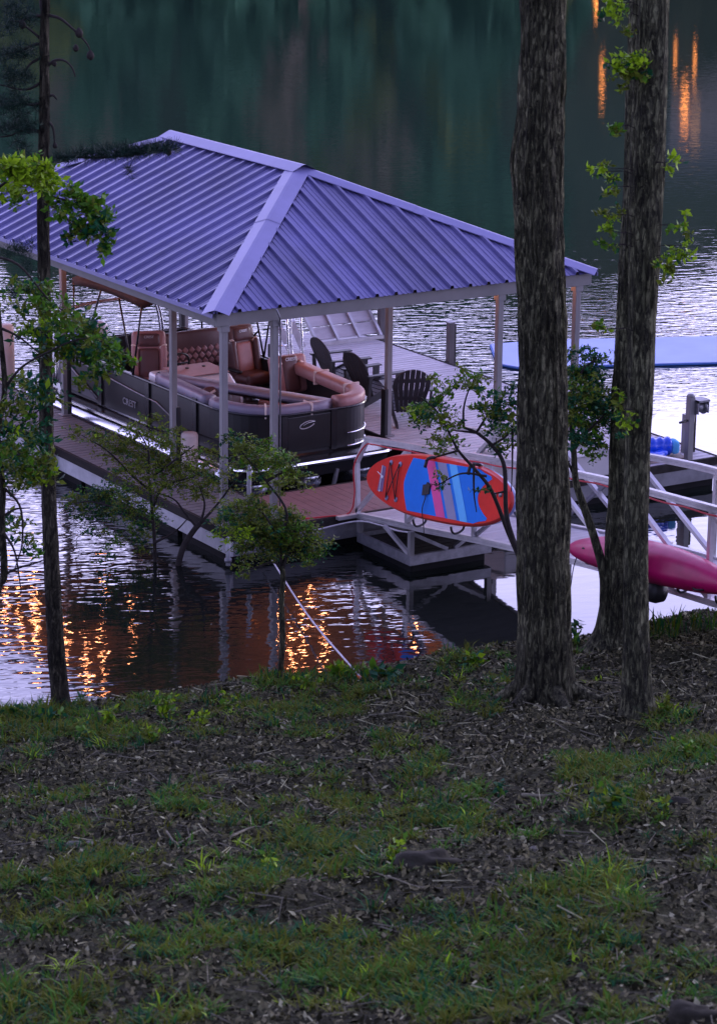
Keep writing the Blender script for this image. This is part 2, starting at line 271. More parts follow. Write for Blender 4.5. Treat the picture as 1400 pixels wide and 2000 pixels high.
# ------------------------------------------------------------------ object helpers
def tag(o, label=None, cat=None, group=None, kind=None):
    if label: o['label'] = label
    if cat: o['category'] = cat
    if group: o['group'] = group
    if kind: o['kind'] = kind
    return o
ORG = {}
def thing(name, label, cat, loc=(0, 0, 0), group=None, rotz=0.):
    o = bpy.data.objects.new(name, None); COL.objects.link(o); o.empty_display_size = .2
    o.location = loc; o.rotation_euler = (0, 0, rotz); ORG[o.name] = np.array(loc, float)
    return tag(o, label, cat, group)
def copy_tree(o, parent=None):
    c = o.copy(); COL.objects.link(c)
    if parent is not None: c.parent = parent
    for ch in list(o.children): copy_tree(ch, c)
    return c
class MB:
    def __init__(s, X=None): s.v = []; s.f = []; s.m = []; s.n = 0; s.mi = 0; s.X = X; s.sm = []; s.smooth = False
    def add(s, vs, fs, mi=None):
        vs = np.asarray(vs, float).reshape(-1, 3)
        if s.X is not None: vs = vs@s.X[0].T + s.X[1]
        s.v.append(vs)
        for f in fs: s.f.append(tuple(i+s.n for i in f)); s.m.append(s.mi if mi is None else mi); s.sm.append(s.smooth)
        s.n += len(vs)
    def box(s, c, d, ax=None):
        c = np.array(c, float); hx, hy, hz = [k/2 for k in d]
        A = np.eye(3) if ax is None else np.array(ax)
        vs = [c + A[0]*sx*hx + A[1]*sy*hy + A[2]*sz*hz for sz in (-1, 1) for sy in (-1, 1) for sx in (-1, 1)]
        s.add(vs, [(0, 2, 3, 1), (4, 5, 7, 6), (0, 1, 5, 4), (2, 6, 7, 3), (0, 4, 6, 2), (1, 3, 7, 5)]); return s
    def bounds(s, a, b): a = np.array(a, float); b = np.array(b, float); return s.box((a+b)/2, np.abs(b-a))
    def bar(s, p, q, w, h, up=(0, 0, 1)):
        p = np.array(p, float); q = np.array(q, float); d = q-p; L = np.linalg.norm(d); d /= L
        u = np.array(up, float)
        if abs(d@u) > .98: u = np.array((0, 1., 0)) if abs(d[1]) < .9 else np.array((1., 0, 0))
        sd = np.cross(d, u); sd /= np.linalg.norm(sd); u = np.cross(sd, d)
        return s.box((p+q)/2, (L, w, h), (d, sd, u))
    def tube(s, pts, r, n=8, cap=True):
        pts = np.asarray(pts, float); k = len(pts)
        r = np.full(k, r) if np.isscalar(r) else np.asarray(r, float)
        tg = np.gradient(pts, axis=0); tg /= np.linalg.norm(tg, axis=1)[:, None]+1e-12
        u = np.array((0, 0, 1.)) if abs(tg[0][2]) < .9 else np.array((1., 0, 0))
        vs = []
        for i in range(k):
            a = np.cross(tg[i], u); a /= np.linalg.norm(a)+1e-12; b = np.cross(a, tg[i]); u = b
            for j in range(n):
                th = 2*PI*j/n; vs.append(pts[i]+r[i]*(a*math.cos(th)+b*math.sin(th)))
        fs = [(i*n+j, i*n+(j+1) % n, (i+1)*n+(j+1) % n, (i+1)*n+j) for i in range(k-1) for j in range(n)]
        if cap: fs += [tuple(range(n-1, -1, -1)), tuple((k-1)*n+j for j in range(n))]
        o = s.smooth; s.smooth = True; s.add(vs, fs); s.smooth = o; return s
    def cyl(s, p, q, r, n=14): return s.tube([p, q], r, n)
    def sweep(s, path, prof, closed=False, pclosed=True, up=(0, 0, 1)):
        path = np.asarray(path, float); k = len(path); n = len(prof); up = np.array(up, float)
        if closed: tg = np.roll(path, -1, 0)-np.roll(path, 1, 0)
        else: tg = np.gradient(path, axis=0)
        vs = []
        for i in range(k):
            d = tg[i]/np.linalg.norm(tg[i]); o = np.cross(d, up); o /= np.linalg.norm(o); w = np.cross(o, d)
            for a, b in prof: vs.append(path[i]+o*a+w*b)
        fs = []
        for i in range(k if closed else k-1):
            i2 = (i+1) % k
            for j in range(n if pclosed else n-1):
                j2 = (j+1) % n; fs.append((i*n+j, i2*n+j, i2*n+j2, i*n+j2))
        if not closed and pclosed: fs += [tuple(range(n)), tuple((k-1)*n+j for j in range(n-1, -1, -1))]
        s.add(vs, fs); return s
    def prism(s, poly, ext):                       # poly: 3-D points, ext: extrusion vector
        poly = np.asarray(poly, float); n = len(poly); e = np.array(ext, float)
        s.add(np.vstack([poly, poly+e]), [tuple(range(n-1, -1, -1)), tuple(range(n, 2*n))]+[(i, (i+1) % n, n+(i+1) % n, n+i) for i in range(n)]); return s
    def rbox(s, c, d, r, ax=None, n=5):            # soft cushion
        A = np.eye(3) if ax is None else np.array(ax, float); c = np.array(c, float); h = np.array(d, float)/2; r = min(r, h.min()*.999)
        vs = []; fs = []; base = 0
        ts = np.concatenate([-1+np.array([0, .3, .62, 1.])*0, []]) if False else None
        def ax1(hh):
            inner = hh-r
            e = [-hh, -hh+r*.08, -hh+r*.3, -inner] + [-inner/3, inner/3] + [inner, hh-r*.3, hh-r*.08, hh]
            return np.array(e)
        for k in range(3):
            for sg in (-1, 1):
                i, j = [(1, 2), (2, 0), (0, 1)][k]
                gi = ax1(h[i]); gj = ax1(h[j])
                if sg < 0: gi, gj, i, j = gj, gi, j, i
                for a in gi:
                    for b in gj:
                        p = np.zeros(3); p[k] = sg*h[k]; p[i] = a; p[j] = b
                        q = np.clip(p, -(h-r), h-r); dv = p-q; L = np.linalg.norm(dv)
                        if L > 1e-9: p = q+dv/L*r
                        vs.append(c+p@A)
                ni, nj = len(gi), len(gj)
                fs += [(base+x*nj+y, base+(x+1)*nj+y, base+(x+1)*nj+y+1, base+x*nj+y+1) for x in range(ni-1) for y in range(nj-1)]
                base += ni*nj
        o = s.smooth; s.smooth = True; s.add(vs, fs); s.smooth = o; return s
    def lathe(s, c, prof, n=20):
        vs = [(c[0]+r*math.cos(2*PI*j/n), c[1]+r*math.sin(2*PI*j/n), c[2]+z) for r, z in prof for j in range(n)]
        k = len(prof)
        fs = [(i*n+j, i*n+(j+1) % n, (i+1)*n+(j+1) % n, (i+1)*n+j) for i in range(k-1) for j in range(n)]
        fs += [tuple(range(n-1, -1, -1)), tuple((k-1)*n+j for j in range(n))]
        o = s.smooth; s.smooth = True; s.add(vs, fs); s.smooth = o; return s
    def build(s, name, mats, parent=None, bevel=0.):
        me = bpy.data.meshes.new(name)
        v = np.vstack(s.v) if s.v else np.zeros((0, 3))
        if parent is not None: v = v - ORG[parent.name]
        me.from_pydata(v.tolist(), [], s.f)
        for m in (mats if isinstance(mats, (list, tuple)) else [mats]): me.materials.append(m)
        if s.f:
            me.polygons.foreach_set('material_index', s.m); me.polygons.foreach_set('use_smooth', s.sm)
        me.validate(); me.update()
        o = bpy.data.objects.new(name, me); COL.objects.link(o)
        if parent is not None: o.parent = parent; ORG[o.name] = ORG[parent.name]
        else: ORG[o.name] = np.zeros(3)
        if bevel:
            bv = o.modifiers.new('bevel', 'BEVEL'); bv.width = bevel; bv.segments = 2; bv.limit_method = 'ANGLE'
        return o
def quads_mesh(name, V, mats, midx, parent=None, nper=4, smooth=False):
    """V: (n, nper, 3) loose polygons in one mesh"""
    n = len(V); me = bpy.data.meshes.new(name); v = V.reshape(-1, 3)
    if parent is not None: v = v-ORG[parent.name]
    me.vertices.add(n*nper); me.vertices.foreach_set('co', v.ravel())
    me.loops.add(n*nper); me.loops.foreach_set('vertex_index', np.arange(n*nper))
    me.polygons.add(n); me.polygons.foreach_set('loop_start', np.arange(n)*nper); me.polygons.foreach_set('loop_total', np.full(n, nper))
    for m in mats: me.materials.append(m)
    me.polygons.foreach_set('material_index', np.asarray(midx, dtype=np.int32))
    me.update(calc_edges=True)
    o = bpy.data.objects.new(name, me); COL.objects.link(o)
    if parent is not None: o.parent = parent; ORG[o.name] = ORG[parent.name]
    return o
def text(name, s, size, m, parent, o, xd, yd, ext=.003, bold=True):
    cu = bpy.data.curves.new(name, 'FONT'); cu.body = s; cu.size = size; cu.extrude = ext; cu.align_x = 'CENTER'; cu.align_y = 'CENTER'
    if bold: cu.offset = size*.012
    t = bpy.data.objects.new(name, cu); COL.objects.link(t); bpy.context.view_layer.update()
    me = bpy.data.meshes.new_from_object(t.evaluated_get(bpy.context.evaluated_depsgraph_get()))
    COL.objects.unlink(t); bpy.data.objects.remove(t)
    xd = np.array(xd, float); yd = np.array(yd, float); zd = np.cross(xd, yd)
    co = np.zeros(len(me.vertices)*3); me.vertices.foreach_get('co', co); co = co.reshape(-1, 3)
    w = np.array(o, float)+co[:, :1]*xd+co[:, 1:2]*yd+co[:, 2:]*zd - ORG[parent.name]
    me.vertices.foreach_set('co', w.ravel()); me.materials.clear(); me.materials.append(m); me.update()
    ob = bpy.data.objects.new(name, me); COL.objects.link(ob); ob.parent = parent; ORG[ob.name] = ORG[parent.name]
    return ob
def spline(pts, n):
    pts = np.asarray(pts, float); k = len(pts)
    if k < 3: return np.array([pts[0]+(pts[-1]-pts[0])*i/(n-1) for i in range(n)])
    P = np.vstack([2*pts[0]-pts[1], pts, 2*pts[-1]-pts[-2]]); out = []
    for x in np.linspace(0, k-1, n):
        i = min(int(x), k-2); f = x-i; a, b, c, d = P[i:i+4]
        out.append(.5*((2*b)+(c-a)*f+(2*a-5*b+4*c-d)*f*f+(3*b-a-3*c+d)*f**3))
    return np.array(out)

# ------------------------------------------------------------------ sky and light
w = bpy.data.worlds.new('World'); SC.world = w; w.use_nodes = True
nt = w.node_tree; bg = nt.nodes['Background']
sky = nt.nodes.new('ShaderNodeTexSky'); sky.sky_type = 'NISHITA'; sky.sun_disc = False
SUN_EL, SUN_AZ = math.radians(7), math.radians(75)      # low, beyond the lake and to the right
sky.sun_elevation = SUN_EL; sky.sun_rotation = SUN_AZ; sky.air_density = 1.; sky.dust_density = 2.; sky.ozone_density = 4.
hs = nt.nodes.new('ShaderNodeMix'); hs.data_type = 'RGBA'; hs.inputs['Factor'].default_value = .72
nt.links.new(sky.outputs[0], hs.inputs['A'])
# violet gradient added to shape skylight: bright low over the lake, dim overhead
tcw = nt.nodes.new('ShaderNodeTexCoord'); spw = nt.nodes.new('ShaderNodeSeparateXYZ'); nt.links.new(tcw.outputs['Generated'], spw.inputs[0])
crw = nt.nodes.new('ShaderNodeValToRGB'); e_ = crw.color_ramp.elements
e_[0].position = .0; e_[0].color = (1.2, 1.08, 1.75, 1); e_[1].position = .80; e_[1].color = (.22, .20, .46, 1)
k_ = e_.new(.24); k_.color = (1.15, 1.05, 1.78, 1); k_ = e_.new(.33); k_.color = (.68, .62, 1.16, 1); k_ = e_.new(.45); k_.color = (.44, .40, .80, 1)
nt.links.new(spw.outputs['Z'], crw.inputs['Fac'])
mlw = nt.nodes.new('ShaderNodeMix'); mlw.data_type = 'RGBA'; mlw.blend_type = 'MULTIPLY'; mlw.inputs['Factor'].default_value = 1; mlw.inputs['B'].default_value = (10, 10, 10, 1); mlw.clamp_result = False
dtw = nt.nodes.new('ShaderNodeVectorMath'); dtw.operation = 'DOT_PRODUCT'; dtw.inputs[1].default_value = tuple(unit0(HD+LR*.35)); nt.links.new(tcw.outputs['Generated'], dtw.inputs[0])
mrw = nt.nodes.new('ShaderNodeMapRange'); mrw.interpolation_type = 'SMOOTHSTEP'; mrw.inputs['From Min'].default_value = -.6; mrw.inputs['From Max'].default_value = .7; mrw.inputs['To Min'].default_value = 4.2; mrw.inputs['To Max'].default_value = 9.6
nt.links.new(dtw.outputs['Value'], mrw.inputs['Value']); nt.links.new(mrw.outputs[0], mlw.inputs['B'])
nt.links.new(crw.outputs['Color'], mlw.inputs['A']); nt.links.new(mlw.outputs['Result'], hs.inputs['B'])
nt.links.new(hs.outputs['Result'], bg.inputs['Color']); bg.inputs['Strength'].default_value = .15
sl = bpy.data.lights.new('sun', 'SUN'); sl.energy = .5; sl.angle = math.radians(12); sl.color = (1, .88, .86)
so = bpy.data.objects.new('sun', sl); COL.objects.link(so)
sd = Vector((math.sin(SUN_AZ)*math.cos(SUN_EL), math.cos(SUN_AZ)*math.cos(SUN_EL), math.sin(SUN_EL)))
so.rotation_euler = sd.to_track_quat('Z', 'Y').to_euler(); so.location = (20, 20, 30)

# ------------------------------------------------------------------ ground: one sheet from behind the camera to the far hills
_sr = np.array([-400, -12, -8, -4.08, -3.41, -2.39, -1.2, .02, .97, 1.94, 2.77, 3.73, 4.64, 9, 14, 400.])
_st = np.array([22, 26.5, 28., 29.55, 29.95, 30.5, 31., 31.2, 31.85, 32.4, 32.6, 33.2, 33.7, 36, 38, 44.])
def shore_t(r): return np.interp(r, _sr, _st)
def gz_rt(r, t, fine=True):
    r = np.asarray(r, float); t = np.asarray(t, float)
    s = shore_t(r) + .25*(vnoise(r*1.7, r*0+.5, 3)-.5) - t
    up = .16*(1-np.exp(-np.clip(s, 0, None)/.35)) + .185*np.clip(s, 0, 22) + .30*np.clip(s-22, 0, 60)
    dn = np.maximum(-1.8, .45*np.clip(s, None, 0))
    z = WZ + np.where(s > 0, up, dn)
    if fine:
        k = np.clip(s/.8, 0, 1)
        z = z + k*(.30*(fbm(r*.45+3, t*.45+7, 1)-.5) + .12*(fbm(r*1.5+1, t*1.5, 2)-.5) + .045*(fbm(r*6, t*6, 4)-.5))
    far = np.clip(t-(150+14*np.sin(r*.03)), 0, None)
    return np.where(far > 0, WZ-1.8+np.minimum(far, 40)*.58*np.clip(far/12, 0, 1)*(1+.42*np.exp(-((r-18)/14.)**2))+np.clip(far-40, 0, None)*.05, z) if np.any(far > 0) else z
def gpoint(px, py):             # where that line of sight meets the ground
    d = ray((px, py)); d = d/(d@HD); lo, hi = 8., 60.
    for t in np.arange(8, 60, .15):
        p = CO+d*t; r_, t_ = rt_of(p)
        if p[2] < gz_rt(r_, t_): hi = t; break
    lo = hi-.15
    for _ in range(20):
        m_ = (lo+hi)/2; p = CO+d*m_; r_, t_ = rt_of(p)
        if p[2] < gz_rt(r_, t_): hi = m_
        else: lo = m_
    return CO+d*hi
def gz(x, y): r_, t_ = rt_of((x, y, CZ)); return float(gz_rt(r_, t_))
_ra = np.concatenate([-np.geomspace(420, 9, 40), np.linspace(-8, 8, 190), np.geomspace(9, 420, 40)])
_ta = np.concatenate([np.linspace(-90, 6, 24), np.linspace(7, 14, 12), np.linspace(14.3, 35.5, 260), np.linspace(36, 48, 16), np.linspace(52, 140, 14), np.linspace(144, 300, 50)])
RR, TT = np.meshgrid(_ra, _ta, indexing='ij'); ZZ = gz_rt(RR, TT)
P = CO[None, None, :2] + RR[..., None]*LR[:2] + TT[..., None]*HD[:2]
V = np.dstack([P, ZZ]).reshape(-1, 3); nr, n2 = RR.shape
me = bpy.data.meshes.new('ground'); ii = np.arange(nr*n2).reshape(nr, n2)
Q = np.stack([ii[:-1, :-1], ii[1:, :-1], ii[1:, 1:], ii[:-1, 1:]], -1).reshape(-1, 4)
me.from_pydata(V.tolist(), [], Q.tolist()); me.materials.append(M['soil']); me.polygons.foreach_set('use_smooth', [True]*len(Q)); me.update()
gobj = bpy.data.objects.new('ground', me); COL.objects.link(gobj); tag(gobj, kind='structure')
mb = MB()
c4 = [world_rt(r_, t_, WZ) for r_, t_ in ((-420, 20), (420, 20), (420, 290), (-420, 290))]
mb.add(c4, [(0, 1, 2, 3)]); tag(mb.build('lake_water', M['water']), kind='structure')

# ------------------------------------------------------------------ far wooded shore (seen only as its reflection in the lake)
n_t = 560; trs = rng.uniform(-130, 130, n_t); trt = 152+14*np.sin(trs*.03)+rng.random(n_t)**1.2*42
Vs = []; mi = []
for k in range(n_t):
    r_, t_ = trs[k], trt[k]
    if any(abs(r_-t_*(x_-700)/5140.) < w_ for x_, w_ in ((1175, 3.2), (1160, 3.2), (1336, 3.2), (1391, 4.6), (1318, 2.6), (1356, 2.6))) and t_ < 196: continue
    z0 = float(gz_rt(r_, np.array([t_]))[0]); kind = rng.choice(3, p=[.62, .22, .16])
    H = rng.uniform(6.5, 11); W_ = H*rng.uniform(.2, .34); n = 120
    zz = rng.random(n)**.8; rad = W_*np.sqrt(np.clip(1-(zz*1.0-.25)**2/.62, .05, 1))*np.sqrt(rng.random(n))*(1-zz*.55 if kind == 0 else 1)
    th = rng.random(n)*2*PI; c = np.stack([r_+rad*np.cos(th), t_+rad*np.sin(th), z0+H*(.12+.88*zz)], 1)
    C3 = CO[None, :]*np.array([1, 1, 0])+c[:, :1]*LR+c[:, 1:2]*HD+c[:, 2:]*np.array([0, 0, 1.])
    a = rng.normal(size=(n, 3)); a /= np.linalg.norm(a, axis=1)[:, None]; b = np.cross(a, rng.normal(size=(n, 3))); b /= np.linalg.norm(b, axis=1)[:, None]
    s = rng.uniform(.5, 1.25, (n, 1)); Vs.append(np.stack([C3+a*s, C3+b*s, C3-a*s, C3-b*s], 1)); mi += [kind]*n
fw_ = quads_mesh('far_wood', np.concatenate(Vs), [M['far1'], M['far2'], M['far3']], mi); tag(fw_, 'dense mixed wood along the far lake shore', 'wood', kind='stuff')
def far_hit(px, py):            # the hillside point whose mirror image shows at px, py
    d = ray((px, py))*np.array([1, 1, -1]); p0 = CO*np.array([1, 1, -1]) + np.array([0, 0, 2*WZ]); d = d/(d@HD)
    for t_ in np.arange(146, 215, .25):
        q = p0+d*t_; r_, tt = rt_of(q)
        if q[2] < float(gz_rt(r_, np.array([tt]))[0])+1.6: return q
    return q
def far_house(px, py, wid, dep, hgt, label):   # the photo shows its mirror image at px, py
    q = far_hit(px, py)
    e = thing('lake_house', label, 'house', tuple(q))
    A = (LR, HD, np.array([0, 0, 1.]))
    m1 = MB(); m1.box(q, (wid, dep, hgt), A); m1.box(q-np.array([0, 0, hgt/2+1.5])+HD*.4, (wid*.98, dep*.9, 3), A); m1.build('wall', M['farwall'], e)
    m2 = MB(); zt = hgt/2; o = LR*(wid/2+.4)
    m2.prism([q-o-HD*(dep/2+.4)+np.array([0, 0, zt]), q-o+HD*(dep/2+.4)+np.array([0, 0, zt]), q-o+np.array([0, 0, zt+1.6])], o*2); m2.build('roof', M['farroof'], e)
    for k in (-1, 1):
        m3 = MB(); m3.box(q+LR*k*wid*.24-HD*(dep/2+.03)+np.array([0, 0, .1]), (.6, .06, .8), A); m3.build('window', M['winglow'], e)
    return e
far_house(1392, 232, 6., 5, 3., 'pale house with lit windows on the far shore, mirrored at the right edge')
def shore_lamp(px, py, rad, label):
    q = far_hit(px, py)
    e = thing('shore_lamp', label, 'lamp', (q[0], q[1], q[2]-2.5), 'lamps along the far shore')
    m1 = MB(); m1.cyl((q[0], q[1], q[2]-2.5), (q[0], q[1], q[2]), .06, 8); m1.build('lamp_post', M['rubber'], e)
    m2 = MB(); m2.lathe(q, [(rad*.5, -rad), (rad, -rad*.4), (rad, rad*.6), (rad*.4, rad)], 10); m2.build('lamp_globe', M['lampglow'], e)
shore_lamp(1175, 152, .17, 'orange lamp whose reflection glows between the two big trunks')
shore_lamp(1160, 6, .22, 'orange lamp reflected at the very top edge of the lake')
shore_lamp(1336, 206, .25, 'brightest orange lamp, reflected right of the ivy-sprigged trunk')
shore_lamp(1391, 243, .22, 'orange lamp reflected at the right edge of the photo')
shore_lamp(1318, 108, .12, 'dim orange lamp, left of the faint pair reflected at top right')
shore_lamp(1356, 120, .13, 'dim orange lamp, right of the faint pair reflected at top right')

# ------------------------------------------------------------------ the dock and its roof: one floating thing
DX0, DX1, DY0, DY1 = -.25, 8.3, -.6, 10.2
dock = thing('covered_boat_dock', 'floating grey dock with blue-grey hipped metal roof over the boat slip', 'boat dock', (4, 4, 0))
def planks_x(x0, x1, y0, y1, z=0, w=.14, gap=.020, th=.03):
    m = MB(); y = y0
    while y < y1-.02:
        m.bounds((x0, y, z-th), (x1, min(y+w-gap, y1), z+random.uniform(-.0012, .0012))); y += w
    return m
def planks_y(x0, x1, y0, y1, z=0, w=.14, gap=.007, th=.03):
    m = MB(); x = x0
    while x < x1-.02:
        m.bounds((x, y0, z-th), (min(x+w-gap, x1), y1, z+random.uniform(-.0012, .0012))); x += w
    return m
tag(planks_x(DX0+.06, .86, DY0+.06, DY1).build('deck', M['brownplank'], dock), 'brown finger deck left of the boat')
tag(planks_y(.875, 4.49, DY0+.06, .89).build('deck', M['warmplank'], dock), 'reddish deck across the front of the slip')
tag(planks_x(4.5, DX1-.06, DY0+.06, DY1).build('deck', M['plank'], dock), 'wide grey platform deck with the chairs')
def frame_under(name, a, b, m, z0, z1, mtl, lab=None):
    o = m.bounds((a[0], a[1], z0), (b[0], b[1], z1)).build(name, mtl, dock)
    if lab: tag(o, lab)
for a, b in (((DX0, DY0), (DX0+.055, DY1)), ((DX0+.056, DY0), (4.49, DY0+.055)), ((4.491, DY0), (DX1, DY0+.055)), ((DX1-.055, DY0+.056), (DX1, DY1)),
             ((.865, .9), (.90, DY1)), ((4.455, .9), (4.495, DY1)), ((.905, .895), (4.45, .93))):
    MB().bounds((a[0], a[1], -.115), (b[0], b[1], .004)).build('edge_board', M['darkwood'], dock)
tag(MB().bounds((DX0+.012, DY0+.012, -.33), (DX0+.04, DY1, -.118)).build('skirt', M['skirt'], dock), 'white skirt board along the outer left side')
MB().bounds((DX0+.045, DY0+.012, -.33), (DX1-.02, DY0+.045, -.118)).build('skirt', M['greyskirt'], dock)
MB().bounds((DX1-.045, DY0+.05, -.33), (DX1-.015, DY1, -.118)).build('skirt', M['greyskirt'], dock)
for x0, x1, y0, y1, k in ((DX0+.05, .84, DY0+.1, DY1, 7), (4.52, DX1-.06, DY0+.1, DY1, 7)):
    st = (y1-y0)/k
    for i in range(k): MB().bounds((x0, y0+i*st, -.75), (x1, y0+(i+1)*st-.14, -.30)).build('float', M['float'], dock)
for i in range(3): MB().bounds((1.0+i*1.2, DY0+.12, -.75), (1.95+i*1.2, .84, -.30)).build('float', M['float'], dock)
EZ = 2.95; PT = 2.77
posts = [(0, .05), (.8, .05), (.8, 3.0), (.8, 6.66), (.8, 9.55), (4.57, .05), (4.57, 3.0), (4.57, 6.5), (4.57, 9.6), (5.95, .05), (5.95, 9.9), (0, 9.9)]
for x, y in posts:
    m = MB(); m.bounds((x-.045, y-.045, -.06), (x+.045, y+.045, PT)); m.box((x, y, PT-.05), (.13, .13, .10)); m.box((x, y, .012), (.17, .17, .022)); m.build('post', M['post'], dock, bevel=.006)
MB().tube([(.8+.07, .0, -.1), (.8+.07, .0, 2.6), (.84, -.03, 2.72), (.80, -.11, 2.8), (.72, -.15, 2.94)], .013, 8).build('conduit', M['steel'], dock)
for x, y, z0, z1 in ((.86, 3.0, -.35, .9), (.86, 6.66, -.35, .93), (4.51, 3.0, -.35, .76), (4.51, .05, -.35, .7), (4.51, 6.5, -.35, .8), (4.51, 9.6, -.35, 1.7)):
    s_ = 1 if x < 2 else -1
    m = MB(); m.bounds((x-.035+s_*.0, y-.06, z0), (x+.035, y+.06, z1)); m.build('bumper', M['rubber'], dock, bevel=.012)
RX0, RX1, RY0, RY1 = -.18, 6.18, -.06, 10.17; RW = (RX1-RX0)/2; RISE = 1.32; SL = RISE/RW
for a, b in (((RX0+.03, RY0+.03), (RX1-.03, RY0+.085)), ((RX0+.03, RY1-.085), (RX1-.03, RY1-.03)), ((RX0+.03, RY0+.088), (RX0+.085, RY1-.088)), ((RX1-.085, RY0+.088), (RX1-.03, RY1-.088))):
    MB().bounds((a[0], a[1], PT-.01), (b[0], b[1], EZ-.015)).build('eave_beam', M['fascia'], dock, bevel=.005)
# roof sheets: trapezoid ribs with two small ones between, run from eave to hip
def rib(s, pitch=.315):
    u = (s % pitch)/pitch; pts = 0.
    return pts
PROF = [(0, 0), (.014, .044), (.056, .044), (.070, 0), (.145, 0), (.152, .008), (.165, .008), (.172, 0), (.222, 0), (.229, .008), (.242, .008), (.249, 0)]
def slope(org, along, inward, length, lim):
    m = MB(); svals = []
    s = .0
    while s < length:
        for a, h in PROF:
            if s+a < length: svals.append((s+a, h))
        s += .315
    svals.append((length, 0)); vs = []
    for s, h in svals:
        d = lim(s)
        for q in (0., d):
            p = np.array(org)+np.array(along)*s+np.array(inward)*q; vs.append((p[0], p[1], EZ+SL*q+h+(.0)))
    fs = [(2*i, 2*i+2, 2*i+3, 2*i+1) for i in range(len(svals)-1)]
    m.add(vs, fs); return m
LEN = RY1-RY0; WID = RX1-RX0
for org, al, inw, ln in (((RX0-.04, RY0, 0), (0, 1, 0), (1, 0, 0), LEN), ((RX0, RY0-.04, 0), (1, 0, 0), (0, 1, 0), WID), ((RX1+.04, RY0, 0), (0, 1, 0), (-1, 0, 0), LEN), ((RX0, RY1+.04, 0), (1, 0, 0), (0, -1, 0), WID)):
    slope(org, al, inw, ln, lambda s, ln=ln: max(.02, min(s, ln-s, RW)+.035)).build('roof_panel', M['roof'], dock)
def capstrip(p, q, nA, nB, wd=.20, lift=.058):   # bent sheet over a hip or ridge: nA/nB lie down each slope
    m = MB(); p = np.array(p, float); q = np.array(q, float); nA = np.array(nA); nB = np.array(nB); up = np.array([0, 0, lift])
    row = []
    for c in (p, q):
        row += [c+nA*wd+up*.86, c+nA*wd+up, c+nA*.02+up+np.array([0, 0, .012]), c+nB*.02+up+np.array([0, 0, .012]), c+nB*wd+up, c+nB*wd+up*.86-np.array([0, 0, .004])]
    m.add(row, [(i, i+1, i+7, i+6) for i in range(5)]); return m
def unit(v): v = np.array(v, float); return v/np.linalg.norm(v)
RA = np.array([RX0+RW, RY0+RW, EZ+RISE]); RB = np.array([RX0+RW, RY1-RW, EZ+RISE])
left_dn = unit((-1, 0, -SL)); right_dn = unit((1, 0, -SL)); front_dn = unit((0, -1, -SL)); back_dn = unit((0, 1, -SL))
def perp_in_slope(hip, dn):     # direction in the slope plane, square to the hip
    h = unit(hip); n = unit(np.cross(np.cross(dn, h), h)) ; n = n if n@dn > 0 else -n; return n
for c, top, da, db in (((RX0-.03, RY0-.03, EZ-.01), RA, left_dn, front_dn), ((RX1+.03, RY0-.03, EZ-.01), RA, right_dn, front_dn), ((RX0-.03, RY1+.03, EZ-.01), RB, left_dn, back_dn), ((RX1+.03, RY1+.03, EZ-.01), RB, right_dn, back_dn)):
    c = np.array(c); h = top-c
    def side(dn, h=h):
        g = unit((dn[0], dn[1], 0)); n_ = unit(np.cross(h, (0, 0, 1))); n_ = n_ if n_[:2]@g[:2] > 0 else -n_
        v = n_ + np.array([0, 0, 1])*0.; # drop along the plane of the slope
        # slope plane normal
        pn = unit((-dn[2]*g[0], -dn[2]*g[1], math.hypot(dn[0], dn[1])))
        v = n_-pn*(n_@pn); return unit(v)
    capstrip(c, c+h*.62, side(da), side(db)).build('hip_cap', M['cap'], dock)
    capstrip(c+h*.60, top+np.array([0, 0, .004]), side(da), side(db), lift=.063).build('hip_cap', M['cap'], dock)
capstrip(RA+np.array([0, -.18, .01]), RB+np.array([0, .18, .01]), left_dn, right_dn, .22, .075).build('ridge_cap', M['cap'], dock)
for (a, b) in (((RX0-.06, RY0), (RX0-.045, RY1)), ((RX1+.045, RY0), (RX1+.06, RY1))):
    MB().bounds((a[0], a[1], EZ-.055), (b[0], b[1], EZ+.004)).build('drip_edge', M['cap'], dock)
# warm pine boards on the underside, following the slopes just under the sheets
m = MB(); zc = EZ-.05
e4 = [(RX0+.09, RY0+.09, zc), (RX1-.09, RY0+.09, zc), (RX1-.09, RY1-.09, zc), (RX0+.09, RY1-.09, zc)]; r2_ = [RA-np.array([0, 0, .06]), RB-np.array([0, 0, .06])]
m.add(e4+r2_, [(0, 1, 4), (1, 2, 5, 4), (2, 3, 5), (3, 0, 4, 5)]); m.build('ceiling', M['ceil'], dock)
m = MB()
for k in range(1, 8): yy = RY0+LEN*k/8; m.bounds((RX0+.09, yy-.04, PT+.02), (RX1-.09, yy+.04, PT+.14))
m.build('ceiling_joist', M['ceil'], dock)
for x, y, z0, z1 in ((.98, 2.84, -.2, .53), (.98, 9.22, -.2, 1.0)):
    e = thing('roller_bumper', 'cream cylinder bumper on the finger deck beside the bow, lit orange on top' if y < 5 else 'cream cylinder bumper at the left edge of the photo, by the stern', 'bumper', (x, y, z0))
    m = MB(); m.lathe((x, y, z0), [(.12, 0), (.13, .02), (.13, z1-z0-.05), (.11, z1-z0-.01), (.05, z1-z0)], 20); m.build('bumper_sleeve', M['bump_post'], e)
    MB().box((x-.13, y, z0+.1), (.06, .14, .12)).build('bracket', M['steel'], e)

